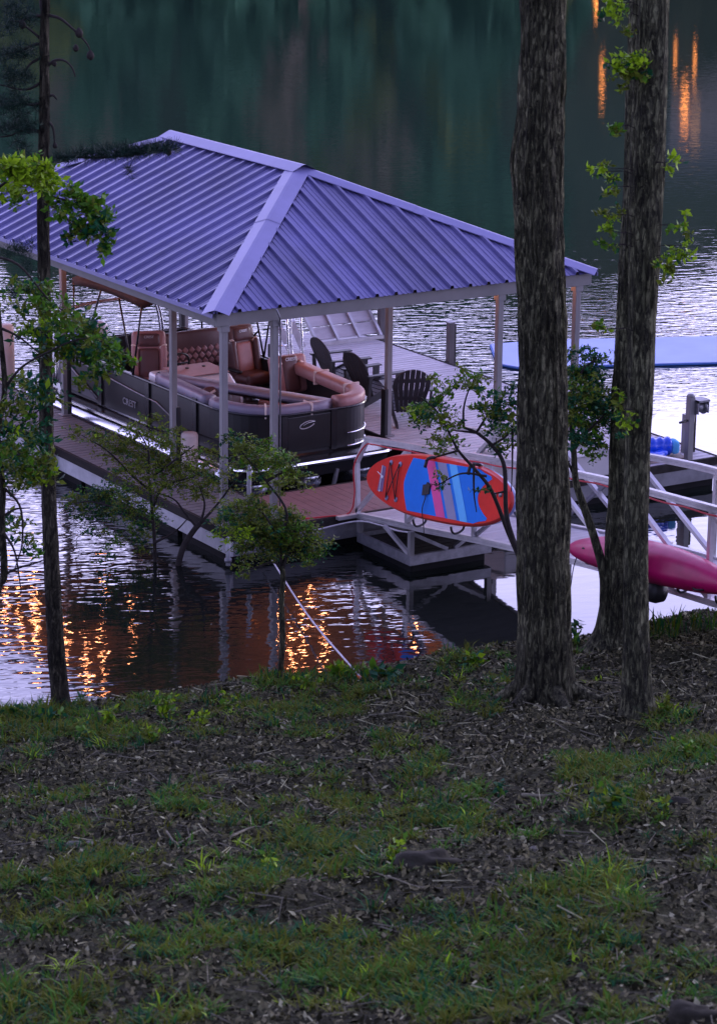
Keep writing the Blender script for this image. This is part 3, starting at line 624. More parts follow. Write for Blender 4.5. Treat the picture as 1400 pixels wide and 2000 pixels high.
# string of warm bulbs under the roof: the lake mirrors them
sl_t = thing('string_lights', 'string of warm orange bulbs under the dock roof, mirrored in the lake', 'string lights', (3, 5, 2.6))
bl = []
mirror_px = [(12, 1200), (40, 1225), (68, 1200), (72, 1245), (92, 1292), (170, 1300), (203, 1320), (203, 1195), (257, 1225), (545, 1222), (590, 1245), (632, 1262), (130, 1275)]
for q in mirror_px:
    d = ray(q)*np.array([1, 1, -1]); p0 = CO*np.array([1, 1, -1])+np.array([0, 0, 2*WZ]); zb = 2.80
    t_ = (zb-p0[2])/d[2]; b_ = p0+d*t_
    if RX0+.1 < b_[0] < RX1-.1 and RY0+.1 < b_[1] < RY1-.1: bl.append(b_)
for x, y in ((2.0, .5), (3.2, .5), (4.4, .5), (5.6, .6), (3.2, 3.6), (4.4, 6.8), (5.6, 3.6), (5.6, 7.)): bl.append(np.array([x, y, 2.80]))
for k, b_ in enumerate(bl):
    m = MB(); m.lathe(b_, [(.010, .045), (.016, .028), (.024, 0), (.022, -.018), (.010, -.032)], 10); bo_ = m.build('bulb', M['bulb'], sl_t)
    m = MB(); m.cyl((b_[0], b_[1], b_[2]+.05), (b_[0], b_[1], b_[2]+.16), .018, 8); m.build('socket', M['rubber'], bo_)
for b_ in bl:
    pl = bpy.data.lights.new('bulb_light', 'POINT'); pl.energy = BULB_W; pl.color = (1, .34, .15); pl.shadow_soft_size = .04
    po = bpy.data.objects.new('bulb_light', pl); COL.objects.link(po); po.location = (b_[0]-3, b_[1]-5, b_[2]-2.6-.10); po.parent = sl_t

# ------------------------------------------------------------------ pontoon boat (local axes: +x starboard side of picture, -y bow)
bo = np.array([2.5, 5.3, 0.]); BA = .035
BR = np.array([[math.cos(BA), -math.sin(BA), 0], [math.sin(BA), math.cos(BA), 0], [0, 0, 1.]])
BX = (BR, bo)
boat = thing('pontoon_boat', 'black pontoon boat with tan seats floating in the roofed slip', 'boat', tuple(bo+np.array([0, 0, -.1])))
DZ = .15
def rrect(x0, x1, y0, y1, rad, z, n=8):          # rad: (front-left, front-right, back-right, back-left)
    pts = []
    for (cx_, cy_, r_, a0) in ((x0+rad[0], y0+rad[0], rad[0], PI), (x1-rad[1], y0+rad[1], rad[1], 1.5*PI), (x1-rad[2], y1-rad[2], rad[2], 0), (x0+rad[3], y1-rad[3], rad[3], .5*PI)):
        for k in range(n+1): a = a0+PI/2*k/n; pts.append((cx_+r_*math.cos(a), cy_+r_*math.sin(a), z))
    return np.array(pts)
HW = 1.36; YF, YB = -3.5, 3.4
m = MB(BX); m.prism(rrect(-HW, HW, YF, YB, (.34, .22, .1, .1), DZ-.07), (0, 0, .07)); m.build('boat_deck', M['hull2'], boat)
m = MB(BX); m.sweep(rrect(-HW, HW, YF, YB, (.34, .22, .1, .1), DZ-.05), [(0, -.035), (.022, -.03), (.03, 0), (.022, .03), (0, .035)], closed=True); m.build('rub_rail', M['chrome'], boat)
rp_ = rrect(-HW+.03, HW-.03, YF+.03, YB, (.34, .22, .1, .1), DZ-.16)
m = MB(BX); m.sweep(rp_, [(-.02, -.10), (0, -.10), (0, .08), (-.02, .08)], closed=True); m.build('side_skirt', M['hull2'], boat)
m = MB(BX); m.smooth = True; m.sweep([(-HW+.03, y, DZ-.16+.0*y) for y in np.linspace(YB, YF+.45, 30)], [(.004, -.22), (.07, -.2), (.11, -.12), (.10, -.03), (.05, .05), (.004, .075)]); tag(m.build('side_skirt', M['tube'], boat), 'bright rounded aluminium along the left side')
for x in (-.95, 0, .95):
    ys = np.linspace(YF+.15, YB+.1, 24); rr_ = np.array([.30*min(1, (.16+(y-YF-.15)/.8)**.5) for y in ys]); zc_ = np.array([-.30+.10*max(0, 1-(y-YF-.15)/.8) for y in ys])
    m = MB(BX); m.tube([(x, y, z) for y, z in zip(ys, zc_)], rr_, 20); m.build('pontoon_tube', M['tube'], boat)
    if x:
        m = MB(BX); m.bar((x-.31*np.sign(-x)*-1, YF+.9, -.27), (x-.31*np.sign(-x)*-1, YB, -.27), .03, .05); m.build('spray_rail', M['chrome'], boat)
# fence: panel ring with posts, groove lines and a step cut at the stern quarter
FZ0, FZ1 = DZ+.03, .80
fence = rrect(-1.17, 1.27, -3.2, 2.6, (.95, .6, .15, .15), 0, 12)
def ring(z, prof, mtl, name, par=boat): m = MB(BX); p = fence.copy(); p[:, 2] = z; m.smooth = True; m.sweep(p, prof, closed=True); return m.build(name, mtl, par)
def ftop(p): return FZ1+.10*np.clip((p[:, 1]+3.2)/2.5, 0, 1)
nF = len(fence)
m = MB(BX); top = ftop(fence); vs = []
tgt = np.roll(fence, -1, 0)-np.roll(fence, 1, 0)
for i in range(nF):
    d = tgt[i]/np.linalg.norm(tgt[i]); o = np.cross(d, (0, 0, 1))
    for a, z in ((0, FZ0), (0, top[i]), (-.05, top[i]), (-.05, FZ0)): vs.append((fence[i][0]+o[0]*a, fence[i][1]+o[1]*a, z))
fs = [(i*4+j, ((i+1) % nF)*4+j, ((i+1) % nF)*4+(j+1) % 4, i*4+(j+1) % 4) for i in range(nF) for j in range(4)]
m.add(vs, fs); fo = m.build('fence', M['hull'], boat)
p = fence.copy()
for zz, rr_, mm in ((None, .018, 'chrome'), (.40, .012, 'chrome'), (FZ0+.02, .016, 'chrome')):
    q = p.copy(); q[:, 2] = top+.0 if zz is None else zz
    for i in range(nF): d = tgt[i]/np.linalg.norm(tgt[i]); o = np.cross(d, (0, 0, 1)); q[i, :2] += o[:2]*.016
    if zz is not None:    # bright rails run only round the bow corner
        sel = [i for i in range(nF) if q[i, 0] > .66 and q[i, 1] < -2.0]; q = q[sel]
        m = MB(BX); m.tube(q, rr_, 8); m.build('rail', M[mm], fo)
    else:
        m = MB(BX); m.sweep(q, [(.014, -.018), (.02, 0), (.012, .016), (-.012, .016), (-.02, 0), (-.014, -.018)], closed=True); m.build('top_rail', M['hull2'], fo)
def fpt(x, y, z): return BR@np.array([x, y, z])+bo
for x, y, ax in ((.42, -3.21, 0), (-.28, -3.21, 0), (.04, -3.208, 2)):
    pass
for y in (-1.85, -.42, 1.1):   # dark posts on the left side
    m = MB(BX); m.bounds((-1.20, y-.06, FZ0), (-1.165, y+.06, FZ1+.09)); m.build('fence_post', M['hull2'], fo)
for x in (.42, -.45):
    m = MB(BX); m.bounds((x-.05, -3.235, FZ0), (x+.05, -3.195, FZ1-.01)); m.build('fence_post', M['hull2'], fo)
m = MB(BX); m.bounds((-.395, -3.225, FZ0+.05), (.365, -3.203, FZ1-.04)); tag(m.build('gate', M['hull'], fo, bevel=.01), 'bow gate with a swoosh emblem')
# swoosh emblem: open ring with a bar
m = MB(BX); th = np.linspace(.5, 5.9, 26); m.tube([(-.06+.13*math.cos(a), -3.232, .62+.05*math.sin(a)+.025*math.cos(a)) for a in th], .007, 6)
m.tube([(-.13, -3.232, .615), (-.05, -3.232, .645), (.08, -3.232, .66)], .006, 6); m.build('emblem', M['decal'], fo)
text('lettering', '220', .075, M['decal'], boat, fpt(.86, -3.222, .25), BR@np.array([1, 0, 0]), (0, 0, 1)).parent = boat
text('lettering', 'CREST', .15, M['steel'], boat, fpt(-1.192, .14, .40), BR@np.array([0, -1., 0]), (0, 0, 1))
text('registration_decal', '65', .12, M['bluedecal'], boat, fpt(-1.14, -1.86, .62), BR@unit((.10, -1., 0)), (0, 0, 1))
# charcoal inlay with dividers at the stern quarter, and the two pressed lines above it
m = MB(BX); m.prism([(-1.185, 2.55, .26), (-1.185, 2.45, .72), (-1.185, 1.3, .29), (-1.185, 1.2, .23)], (-.012, 0, 0)); io = m.build('side_inlay', M['panel'], boat)
for y in (1.75, 2.12): m = MB(BX); m.bar((-1.203, y, .24), (-1.203, y+.05, .33+(y-1.3)*.35), .02, .045, (1, 0, 0)); m.build('divider', M['hull2'], io)
m = MB(BX); m.tube([(-1.19, 2.5, .77), (-1.19, 1.2, .27)], .012, 6); m.tube([(-1.19, 2.4, .80), (-1.19, 0., .62), (-1.19, -.7, .585), (-1.17, -1.25, .40)], .011, 6); m.build('pressed_line', M['steel'], boat)
# coaming cushions along the bow
def arc_cushion(sel, off, zt, hh, wd, mtl, name, lab=None):
    q = fence[sel].copy(); tg_ = tgt[sel]
    for i in range(len(q)): d = tg_[i]/np.linalg.norm(tg_[i]); o = np.cross(d, (0, 0, 1)); q[i, :2] -= o[:2]*off
    q[:, 2] = top[sel]+zt
    th = np.linspace(0, 2*PI, 15)[:-1]; prof = [(wd/2*np.sign(math.cos(a))*abs(math.cos(a))**.6, hh/2*np.sign(math.sin(a))*abs(math.sin(a))**.6) for a in th]
    m = MB(BX); m.smooth = True; m.sweep(q, prof); ob = m.build(name, mtl, boat)
    if lab: tag(ob, lab)
    return q, ob
dense = []
fence2 = []
for i in range(nF):
    a = fence[i]; b = fence[(i+1) % nF]; k = max(1, int(np.linalg.norm(b-a)/.12)); fence2 += [a+(b-a)*j/k for j in range(k)]
fence = np.array(fence2); nF = len(fence); tgt = np.roll(fence, -1, 0)-np.roll(fence, 1, 0); top = ftop(fence)
idx = np.arange(nF)
selL = [i for i in idx if fence[i, 0] < .5 and fence[i, 1] < -.55 and not (fence[i, 1] > -1 and fence[i, 0] > 0)]
selR = [i for i in idx if fence[i, 0] > .5 and fence[i, 1] < -.7]
q, _ = arc_cushion(selL, .10, .045, .17, .22, M['greyv'], 'coaming_cushion', 'grey violet cushion along the left bow')
for i in (int(len(q)*.25), int(len(q)*.45)):
    d = unit(q[min(i+1, len(q)-1)]-q[i-1]); m = MB(BX); m.rbox(q[i], (.03, .245, .195), .07, (d, np.cross((0, 0, 1), d), (0, 0, 1.))); m.build('piping', M['piping'], _)
q, _ = arc_cushion(selR, .12, .06, .20, .26, M['tan'], 'coaming_cushion', 'tan cushion round the right bow')
for i in (int(len(q)*.45), int(len(q)*.72)):
    d = unit(q[min(i+1, len(q)-1)]-q[i-1]); m = MB(BX); m.rbox(q[i], (.03, .285, .225), .08, (d, np.cross((0, 0, 1), d), (0, 0, 1.))); m.build('piping', M['piping'], _)
def cush(name, c, d, r, mtl, par=boat, ax=None, lab=None):
    m = MB(BX); m.rbox(c, d, r, ax); o = m.build(name, mtl, par)
    if lab: tag(o, lab)
    return o
def tilt(yaw, lean):   # axes of a backrest: width, thickness, height
    wv = np.array([math.cos(yaw), math.sin(yaw), 0]); fv = np.array([-math.sin(yaw), math.cos(yaw), 0]); hv = unit(np.array([0, 0, 1])*math.cos(lean)+fv*math.sin(lean)); return (wv, np.cross(hv, wv), hv)
# bow benches
cush('bench_seat', (.78, -2.0, .42), (.62, 2.1, .16), .07, M['tan']); cush('bench_base', (.82, -2.0, .26), (.55, 2.05, .2), .02, M['gel'])
cush('bench_seat', (-.75, -1.7, .42), (.6, 1.5, .16), .07, M['brownv']); cush('bench_base', (-.79, -1.7, .26), (.52, 1.45, .2), .02, M['gel'])
def lounge_back(c, wd, ht, yaw, lean, body, wings):
    A = tilt(yaw, lean); c = np.array(c, float)
    b = cush('backrest', c, (wd, .17, ht), .07, body, ax=A)
    wv, tv, hv = A
    cush('centre_panel', c-tv*.05*-1 if False else c+tv*(-.035), (wd*.46, .16, ht*.96), .06, wings, b, A)
    for s in (-1, 1):
        m = MB(BX); pp = [c+wv*s*wd*.25-tv*.105+hv*ht*.30, c+wv*s*wd*.36-tv*.095+hv*ht*.22, c+wv*s*wd*.47-tv*.07+hv*ht*.05]
        m.tube(spline(pp, 8), .022, 8); m.build('piping', M['piping'], b)
    return b, A
b, A = lounge_back((.97, -1.10, .86), .66, .60, 0, .28, M['tan'], M['brownv'])
text('lettering', 'CREST', .07, M['decal'], boat, BR@(np.array((.97, -1.10, .86))-A[1]*.125+A[2]*.22)+bo, BR@A[0], BR@A[2])
b, A = lounge_back((-.50, -1.50, .74), .62, .38, 0, .3, M['brownv'], M['brownv'])
text('lettering', 'CREST', .05, M['decal'], boat, BR@(np.array((-.50, -1.50, .74))-A[1]*.125+A[2]*.1)+bo, BR@A[0], BR@A[2])
# helm console
m = MB(BX); pr = [(-1.12, -1.38, DZ), (-1.12, -1.38, .70), (-1.12, -1.0, .97), (-1.12, -.32, 1.0), (-1.12, -.25, DZ)]
m.prism(pr, (1.1, 0, 0)); con = m.build('helm_console', M['gel'], boat, bevel=.05)
m = MB(BX); m.prism([(-.86, -.98, .985), (-.86, -.34, 1.012), (-.04, -.34, 1.012), (-.04, -.98, .985)], (0, -.006, .014)); m.build('console_top', M['tan'], con)  # orange lamplight on the white console put into this panel's colour
m = MB(BX); m.tube([(-.45+.19*math.cos(a), -.12-.05*math.sin(a), 1.0+.17*math.sin(a)) for a in np.linspace(0, 2*PI, 25)], .018, 8, cap=False); m.bar((-.62, -.12, 1.0), (-.28, -.12, 1.0), .03, .02); m.bar((-.45, -.26, .92), (-.45, -.12, 1.0), .04, .04); m.build('steering_wheel', M['rubber'], con)
for x in (-.30, .0):
    m = MB(BX); m.cyl((x-.25, -.55, 1.0), (x-.25, -.55, 1.03), .03, 10); m.build('cup_holder', M['rubber'], con)
# two high-backed captain chairs
def captain(x, y, yaw, body, lab):
    c = np.array([x, y, 0]); A = tilt(yaw, .2); wv, tv, hv = A; fv = np.array([-math.sin(yaw), math.cos(yaw), 0])
    m = MB(BX); m.cyl((x, y, DZ), (x, y, .42), .06); m.lathe((x, y, DZ), [(.2, 0), (.19, .02), (.07, .04)], 18); ped = m.build('pedestal', M['steel'], boat)
    s_ = cush('chair_seat', c+np.array([0, 0, .60])-fv*.06, (.56, .58, .18), .085, body, ax=(wv, fv, (0, 0, 1)), lab=lab+' seat')
    cush('bolster', c+np.array([0, 0, .62])-fv*.33, (.58, .14, .2), .068, body, s_, ax=(wv, fv, (0, 0, 1)))
    b = cush('chair_back', c+fv*.2+np.array([0, 0, .97]), (.54, .15, .86), .07, body, ax=A, lab=lab+' high back')
    cc = c+fv*.2+np.array([0, 0, .97])
    cush('head_panel', cc-tv*.05+hv*.28, (.36, .12, .22), .055, M['brownv'], b, A)
    cush('back_panel', cc-tv*.045-hv*.12, (.34, .13, .56), .06, M['tan'] if body is M['brownv'] else M['brownv'], b, A)
    for s in (-1, 1):
        cush('side_wing', cc-tv*.06+wv*s*.23-hv*.1, (.1, .2, .6), .045, body, b, A)
        m = MB(BX); m.tube(spline([cc-tv*.09+wv*s*.27+hv*.2, cc-tv*.12+wv*s*.24+hv*.2, cc-tv*.10+wv*s*.17+hv*.15], 6), .02, 8); m.build('piping', M['piping'], b)
        m = MB(BX); m.rbox(c+wv*s*.32+np.array([0, 0, .74])-fv*.0, (.07, .4, .05), .02, (wv, fv, (0, 0, 1.))); m.build('armrest', M['rubber'], b)
    text('lettering', 'CREST', .055, M['decal'], boat, BR@(cc-tv*.118+hv*.33)+bo, BR@wv, BR@hv)
captain(.95, .05, .12, M['brownv'], 'dark brown passenger chair')
captain(-.66, .42, -.45, M['tan'], 'tan helm chair')
# stern bench across the boat
cush('stern_bench_base', (.38, .72, .33), (1.7, .6, .36), .04, M['gel']); cush('stern_bench_seat', (.4, .72, .56), (1.6, .62, .14), .06, M['brownv'])
A = tilt(0, .12); b = cush('stern_bench_back', (.4, 1.0, .92), (1.85, .18, .62), .07, M['brownv'], ax=A, lab='long quilted brown stern backrest')
m = MB(BX)
for i in range(15):      # quilting
    for j in range(3):
        c = np.array((.4, 1.0, .92))+A[0]*(-.84+i*.12+.06*(j % 2))-A[1]*.088+A[2]*(-.2+j*.1); m.rbox(c, (.085, .03, .085), .014, (unit(A[0]+A[2]), A[1], unit(A[2]-A[0])), 3)
m.build('quilting', M['tan'], b)
# bimini, folded forward on its bows
th = np.linspace(0, 1, 9)
def bim(y): return [(-1.2+2.4*f, y, 2.12+.16*math.sin(PI*f)**.7) for f in th]
m = MB(BX); m.smooth = True; vs = []
ys = np.linspace(-.35, 1.95, 8)
for y in ys:
    for (x, yy, z) in bim(y): vs.append((x, yy, z+.06*math.sin(PI*(y+.35)/2.3)-.02))
for y in ys:
    for (x, yy, z) in bim(y): vs.append((x*1.01, yy, z+.06*math.sin(PI*(y+.35)/2.3)-.13))
n9 = 9; N8 = 8*9; fs = []
for i in range(7):
    for j in range(8): fs += [(i*n9+j, i*n9+j+1, (i+1)*n9+j+1, (i+1)*n9+j), (N8+i*n9+j, N8+(i+1)*n9+j, N8+(i+1)*n9+j+1, N8+i*n9+j+1)]
    fs += [(i*n9, (i+1)*n9, N8+(i+1)*n9, N8+i*n9), (i*n9+8, N8+i*n9+8, N8+(i+1)*n9+8, (i+1)*n9+8)]
for j in range(8): fs += [(j, N8+j, N8+j+1, j+1), (7*n9+j, 7*n9+j+1, N8+7*n9+j+1, N8+7*n9+j)]
m.add(vs, fs); m.build('bimini_top', M['canvas'], boat)
for s in (-1, 1):
    for p, q in (((s*1.2, .0, .88), (s*1.2, .42, 2.02)), ((s*1.2, .0, .88), (s*1.2, -.3, 2.05)), ((s*1.2, 1.95, .7), (s*1.2, 1.9, 2.04)), ((s*1.2, 1.75, .7), (s*1.2, 1.0, 2.05)), ((s*1.2, .15, 1.3), (s*1.2, .95, .72))):
        m = MB(BX); m.cyl(p, q, .016, 8); m.build('bimini_pole', M['hull2'], boat)
# polished arch and swim deck rails, outboard
for dy in (0, .09):
    m = MB(BX); m.tube(spline([(-1.1, 2.75+dy, .2), (-1.05, 2.72+dy, 1.2), (-.8, 2.7+dy, 1.42), (.0, 2.7+dy, 1.48), (.62, 2.7+dy, 1.42), (.86, 2.72+dy, 1.2), (.98, 2.75+dy, .2)], 40), .022, 8); m.build('tow_arch', M['chrome'], boat)
cush('outboard_cowl', (.0, 3.75, .78), (.5, .72, .5), .2, M['bluecowl']); m = MB(BX); m.bounds((-.12, 3.6, -.6), (.12, 3.9, .6)); m.build('outboard_leg', M['hull2'], boat, bevel=.03)
cush('cowl_flash', (.13, 3.5, .84), (.26, .3, .3), .12, M['gel'])
m = MB(BX); m.tube(spline([(-.9, 3.3, .18), (-.9, 3.3, .75), (-.82, 3.25, .8), (-.74, 3.2, .75), (-.74, 3.2, .18)], 16), .018, 8); m.build('grab_rail', M['hull2'], boat)
m = MB(BX); m.cyl((-.25, -3.47, -.15), (-.25, -3.47, -.32), .02); m.bar((.32, -3.48, -.05), (.22, -3.48, -.42), .04, .05); m.build('bow_ladder', M['steel'], boat)
MB(None).tube([(.84, 3.03, .62), (1.2, 2.9, .45), (1.6, 2.2, .3), (1.85, 1.95, .24)], .012, 6).build('dock_line', M['cord'], boat)

# ------------------------------------------------------------------ adirondack chairs
def adirondack():
    e = thing('adirondack_chair', 'black slatted chair at the front of the platform, its back turned to the camera', 'chair', (0, 0, 0), 'black slatted chairs on the dock platform')
    m = MB()
    for i in range(6): y = .36-i*.095; z = .36-i*.032; m.box((0, y, z), (.52, .085, .022), ((1, 0, 0), unit((0, 1, .33)), unit((0, -.33, 1))))
    m.build('seat', M['chairp'], e)
    hv = unit((0, -.42, 1)); m = MB(); n = 7; nn = np.cross((1, 0, 0), hv); O_ = np.array([0, -.13, .16])
    def arch(x): return .52+.30*math.sqrt(max(0, 1-(x/.315)**2))
    for i in range(n):
        xa, xb = -.305+i*.61/n+.006, -.305+(i+1)*.61/n-.006; k = .68
        tp = [O_+np.array([x, 0, 0])+hv*arch(x) for x in np.linspace(xb, xa, 4)]
        m.prism([O_+np.array([xa*k, 0, 0]), O_+np.array([xb*k, 0, 0]), O_+np.array([xb, 0, 0])+hv*.5]+tp+[O_+np.array([xa, 0, 0])+hv*.5], nn*.02)
    m.build('backrest', M['chairp'], e)
    for z_, wd in ((.33, .50), (.66, .54)):
        m = MB(); p = np.array([0, -.13, .2])+hv*(z_-.1); m.box(p-np.array([0, .02, 0]), (wd, .03, .06), ((1, 0, 0), np.cross(hv, (1, 0, 0)), hv)); m.build('back_rail', M['chairp'], e)
    for s in (-1, 1):
        m = MB(); m.prism([(s*.33-.06, .42, .535), (s*.33+.07, .40, .535), (s*.33+.075, .1, .535), (s*.33+.03, -.36, .535), (s*.33-.05, -.36, .535)], (0, 0, .024)); m.build('arm', M['chairp'], e)
        m = MB(); m.bounds((s*.30-.014, .25, 0), (s*.30+.014, .37, .533)); m.build('leg', M['chairp'], e)
        m = MB(); m.prism([(s*.262-.013, .40, .40), (s*.262-.013, .40, .28), (s*.262-.013, -.46, 0), (s*.262-.013, -.60, 0), (s*.262-.013, -.55, .06), (s*.262-.013, .0, .28)], (.026, 0, 0)); m.build('leg', M['chairp'], e)
        m = MB(); m.bar((s*.33, -.30, .533), (s*.285, -.30, .14), .03, .06, (0, 1, 0)); m.build('arm_brace', M['chairp'], e)
    return e
ch0 = adirondack(); ch0.location = (5.42, 3.75, 0); ch0.rotation_euler = (0, 0, math.radians(-22))
for (x, y, a, lab) in ((5.52, 4.95, -84, 'black slatted chair seen side-on, nearer of the pair facing right beside the boat'), (5.62, 6.15, -92, 'black slatted chair seen side-on, farther of the pair, beside the metal frame')):
    c = copy_tree(ch0); c.location = (x, y, 0); c.rotation_euler = (0, 0, math.radians(a)); c['label'] = lab

# ------------------------------------------------------------------ things on and round the dock
e = thing('folded_bench_frame', 'lavender aluminium frame with two planks tipped over at the far edge of the platform', 'bench', (7.6, 9.2, 0))
fx0, fx1 = 6.95, 8.36; b0 = np.array([0, 9.08, .05]); hv = unit((-.12, .62, .78)); HT = .95
def fp(x, k): return np.array([x, b0[1], b0[2]])+hv*HT*k
m = MB(); m.bar(fp(fx0, 0), fp(fx1, 0), .05, .06); m.bar(fp(fx0, 1), fp(fx1, 1), .05, .06); m.build('frame_rail', M['alu'], e)
for k in range(4):
    x = fx0+.03+(fx1-fx0-.06)*k/3; m = MB(); m.bar(fp(x, .03), fp(x, .97), .05, .05, (1, 0, 0)); so_ = m.build('frame_strut', M['alu'], e)
    if k: m = MB(); nn = unit(np.cross(hv, (1, 0, 0))); m.prism([fp(x-.03, .94), fp(x-.16, .94), fp(x-.03, .70)], nn*.02); m.build('gusset', M['alu'], so_)
for k in (.12, .40):
    m = MB(); nn = unit(np.cross(hv, (1, 0, 0))); m.box((fp(fx0, k+.12)+fp(fx1, k+.12))/2-nn*.05*np.sign(nn[1])*-1, (fx1-fx0-.06, .24, .03), ((1, 0, 0), hv, nn)); m.build('plank', M['plank'], e)
for x, y in ((6.35, 9.0), (6.62, 9.0)):
    m = MB(); m.bar((x, y, .03), (x-.22, y+.45, .78), .05, .05, (1, 0, 0)); m.bar((x-.22, y+.45, .78), (x-.30, y-.1, .55), .03, .16, (1, 0, 0)); m.bar((x, y, .04), (x-.3, y-.1, .55), .03, .12, (1, 0, 0)); m.build('end_frame', M['alu'], e)
m = MB(); m.bar((6.3, 9.45, .80), (7.0, 9.5, .80), .05, .05); m.build('frame_rail', M['alu'], e)
e = thing('dock_ladder', 'bent chrome boarding ladder standing between the boat and the metal frame', 'ladder', (5.5, 8.1, 0))
for dx in (0, .28):
    m = MB(); m.tube(spline([(5.55+dx, 8.1, 1.05), (5.55+dx, 8.1, .4), (5.6+dx, 8.02, .06), (5.66+dx, 7.95, .05), (5.72+dx, 7.98, .2), (5.72+dx, 8.05, .85)], 26), .022, 8); m.build('ladder_rail', M['chrome'], e)
for z in (.35, .65): m = MB(); m.cyl((5.55, 8.1, z), (5.83, 8.1, z), .016); m.build('rung', M['chrome'], e)
e = thing('storage_box', 'low white storage chest with a sloping lid on the front edge of the platform', 'storage box', (5.25, -.3, 0))
m = MB(); m.prism([(4.28, -.66, .01), (4.28, .02, .01), (4.28, .02, .44), (4.28, -.66, .34)], (1.98, 0, 0)); m.build('chest', M['dockbox'], e, bevel=.02)
m = MB(); m.prism([(4.25, -.70, .345), (4.25, .05, .455), (4.25, .05, .515), (4.25, -.36, .50), (4.25, -.70, .385)], (2.04, 0, 0)); m.build('lid', M['dockbox'], e, bevel=.02)
def pile(name, x, y, top_, lab, w_=.1, rubber=True, mtl='pile'):
    e = thing(name, lab, 'piling', (x, y, -1.5))
    m = MB(); m.bounds((x-w_/2, y-w_/2, -1.6), (x+w_/2, y+w_/2, top_)); m.build('pile_shaft', M[mtl], e, bevel=.008)
    if rubber: m = MB(); m.bounds((x+w_/2+.002, y-w_/2+.006, -.6), (x+w_/2+.035, y+w_/2-.006, top_-.02)); m.build('rub_strip', M['rubber'], e)
    m = MB(); m.bounds((x-w_/2-.012, y-w_/2-.012, top_), (x+w_/2+.012, y+w_/2+.012, top_+.02)); m.build('pile_cap', M['steel'], e)
pile('mooring_pile', -.36, 4.94, .62, 'dark piling clamped to the left outer edge of the dock by the pine', .11)
pile('mooring_pile', 8.42, 9.25, 1.05, 'grey and black piling at the far corner behind the metal frame', .11)
pile('mooring_pile', 8.42, 7.0, .68, 'short grey piling midway along the far edge of the platform', .11)
for x, y, z0, z1, lab in ((.49, .2, -.02, .82, 'thin white pole on the front left of the deck beside the roof corner posts'), (-.33, -.66, -.42, -.05, 'short white pole clipped to the front left corner of the dock')):
    e = thing('mooring_pole', lab, 'pole', (x, y, z0)); m = MB(); m.cyl((x, y, z0), (x, y, z1), .032, 12); m.lathe((x, y, z1), [(.036, 0), (.036, .02), (.012, .035)], 12); m.build('pole_shaft', M['skirt'], e)
    MB().lathe((x, y, z0+.05), [(.05, 0), (.05, .05)], 12).build('collar', M['steel'], e)
e = thing('hand_winch', 'hand winch on a grey post at the right front corner of the dock', 'winch', (7.8, -.5, 0))
m = MB(); m.bounds((7.69, -.55, -.3), (7.79, -.45, .98)); m.lathe((7.74, -.5, .98), [(.065, 0), (.06, .03), (.03, .05)], 12); m.build('winch_post', M['post'], e, bevel=.006)
m = MB(); m.cyl((7.80, -.5, .80), (7.99, -.5, .80), .075, 18); m.cyl((7.80, -.5, .80), (7.82, -.5, .80), .11, 18); m.cyl((7.97, -.5, .80), (7.99, -.5, .80), .11, 18); m.build('drum', M['steel'], e)
m = MB(); m.bounds((7.795, -.62, .90), (8.02, -.38, .93)); m.bounds((7.795, -.62, .72), (7.81, -.38, .93)); m.bounds((8.005, -.6, .72), (8.02, -.4, .93)); m.build('winch_bracket', M['steel'], e)
m = MB(); m.bar((7.69, -.5, .62), (7.64, -.5, .62), .03, .03); m.cyl((7.66, -.52, .62), (7.5, -.56, .62), .02, 8); m.build('crank_handle', M['rubber'], e)
MB().tube([(7.90, -.43, .74), (7.93, -.3, .0), (7.93, -.3, -.4)], .006, 6).build('cable', M['steel'], e)
m = MB(); m.bounds((8.02, -.17, -1.2), (8.14, -.05, .62)); m.build('guide_post', M['darkwood'], e, bevel=.008); m = MB(); m.bounds((7.945, -.16, -1.2), (8.017, -.06, .60)); m.build('guide_post', M['post'], e)
e = thing('blue_inflatable', 'rolled-up ribbed blue inflatable lying on a tan board by the winch', 'inflatable', (7.2, -.1, 0))
ax_ = unit((1, -.35, 0)); c0 = np.array([6.75, .10, .17]); ks = np.linspace(0, .95, 46)
m = MB(); m.tube([c0+ax_*k for k in ks], [.135+.012*math.sin(k*52)-(.05 if k > .92 else 0) for k in ks], 18); m.build('roll', M['vinylblue'], e)
m = MB(); m.rbox(c0+ax_*.98+np.array([0, 0, -.01]), (.14, .26, .22), .09, (ax_, np.cross((0, 0, 1), ax_), (0, 0, 1.))); m.build('valve_end', M['ltblue'], e)
for k in range(4): m = MB(); m.rbox(c0+ax_*(.1+.2*k)+np.array([-.12, -.22, -.09+.01*k]), (.3, .16, .09), .04, (unit((1, -.6+.3*k, .05)), unit((.6-.3*k, 1, 0)), (0, 0, 1.))); m.build('fold', M['vinylblue'], e)
e = tag(MB().prism([(6.7, -.42, .006), (7.75, -.45, .006), (7.85, -.1, .006), (6.8, .2, .006)], (0, 0, .02)).build('tan_board', M['tanboard'], bevel=.004), 'flat tan board under the blue inflatable', 'board')
# pale foam mat on the lake
A0, A1, A2, A3 = (10.89, 9.34), (10.21, 7.47), (20.0, 3.38), (21.5, 5.15); A4 = (11.95, 9.17)
poly = [(x, y, WZ+.005) for x, y in (A0, (10.05, 7.9), A1, A2, A3, A4)]
e = thing('floating_mat', 'pale blue foam mat floating on the lake behind the two big trunks', 'floating mat', (12, 7.5, WZ))
MB().prism([(x, y, z) for x, y, z in poly], (0, 0, .035)).build('foam_edge', M['padside'], e, bevel=.01)
cc = np.mean(poly, 0); m = MB(); m.prism([(cc[0]+(x-cc[0])*.994, cc[1]+(y-cc[1])*.99, WZ+.041) for x, y, z in poly], (0, 0, .012)); m.build('foam_top', M['padblue'], e)

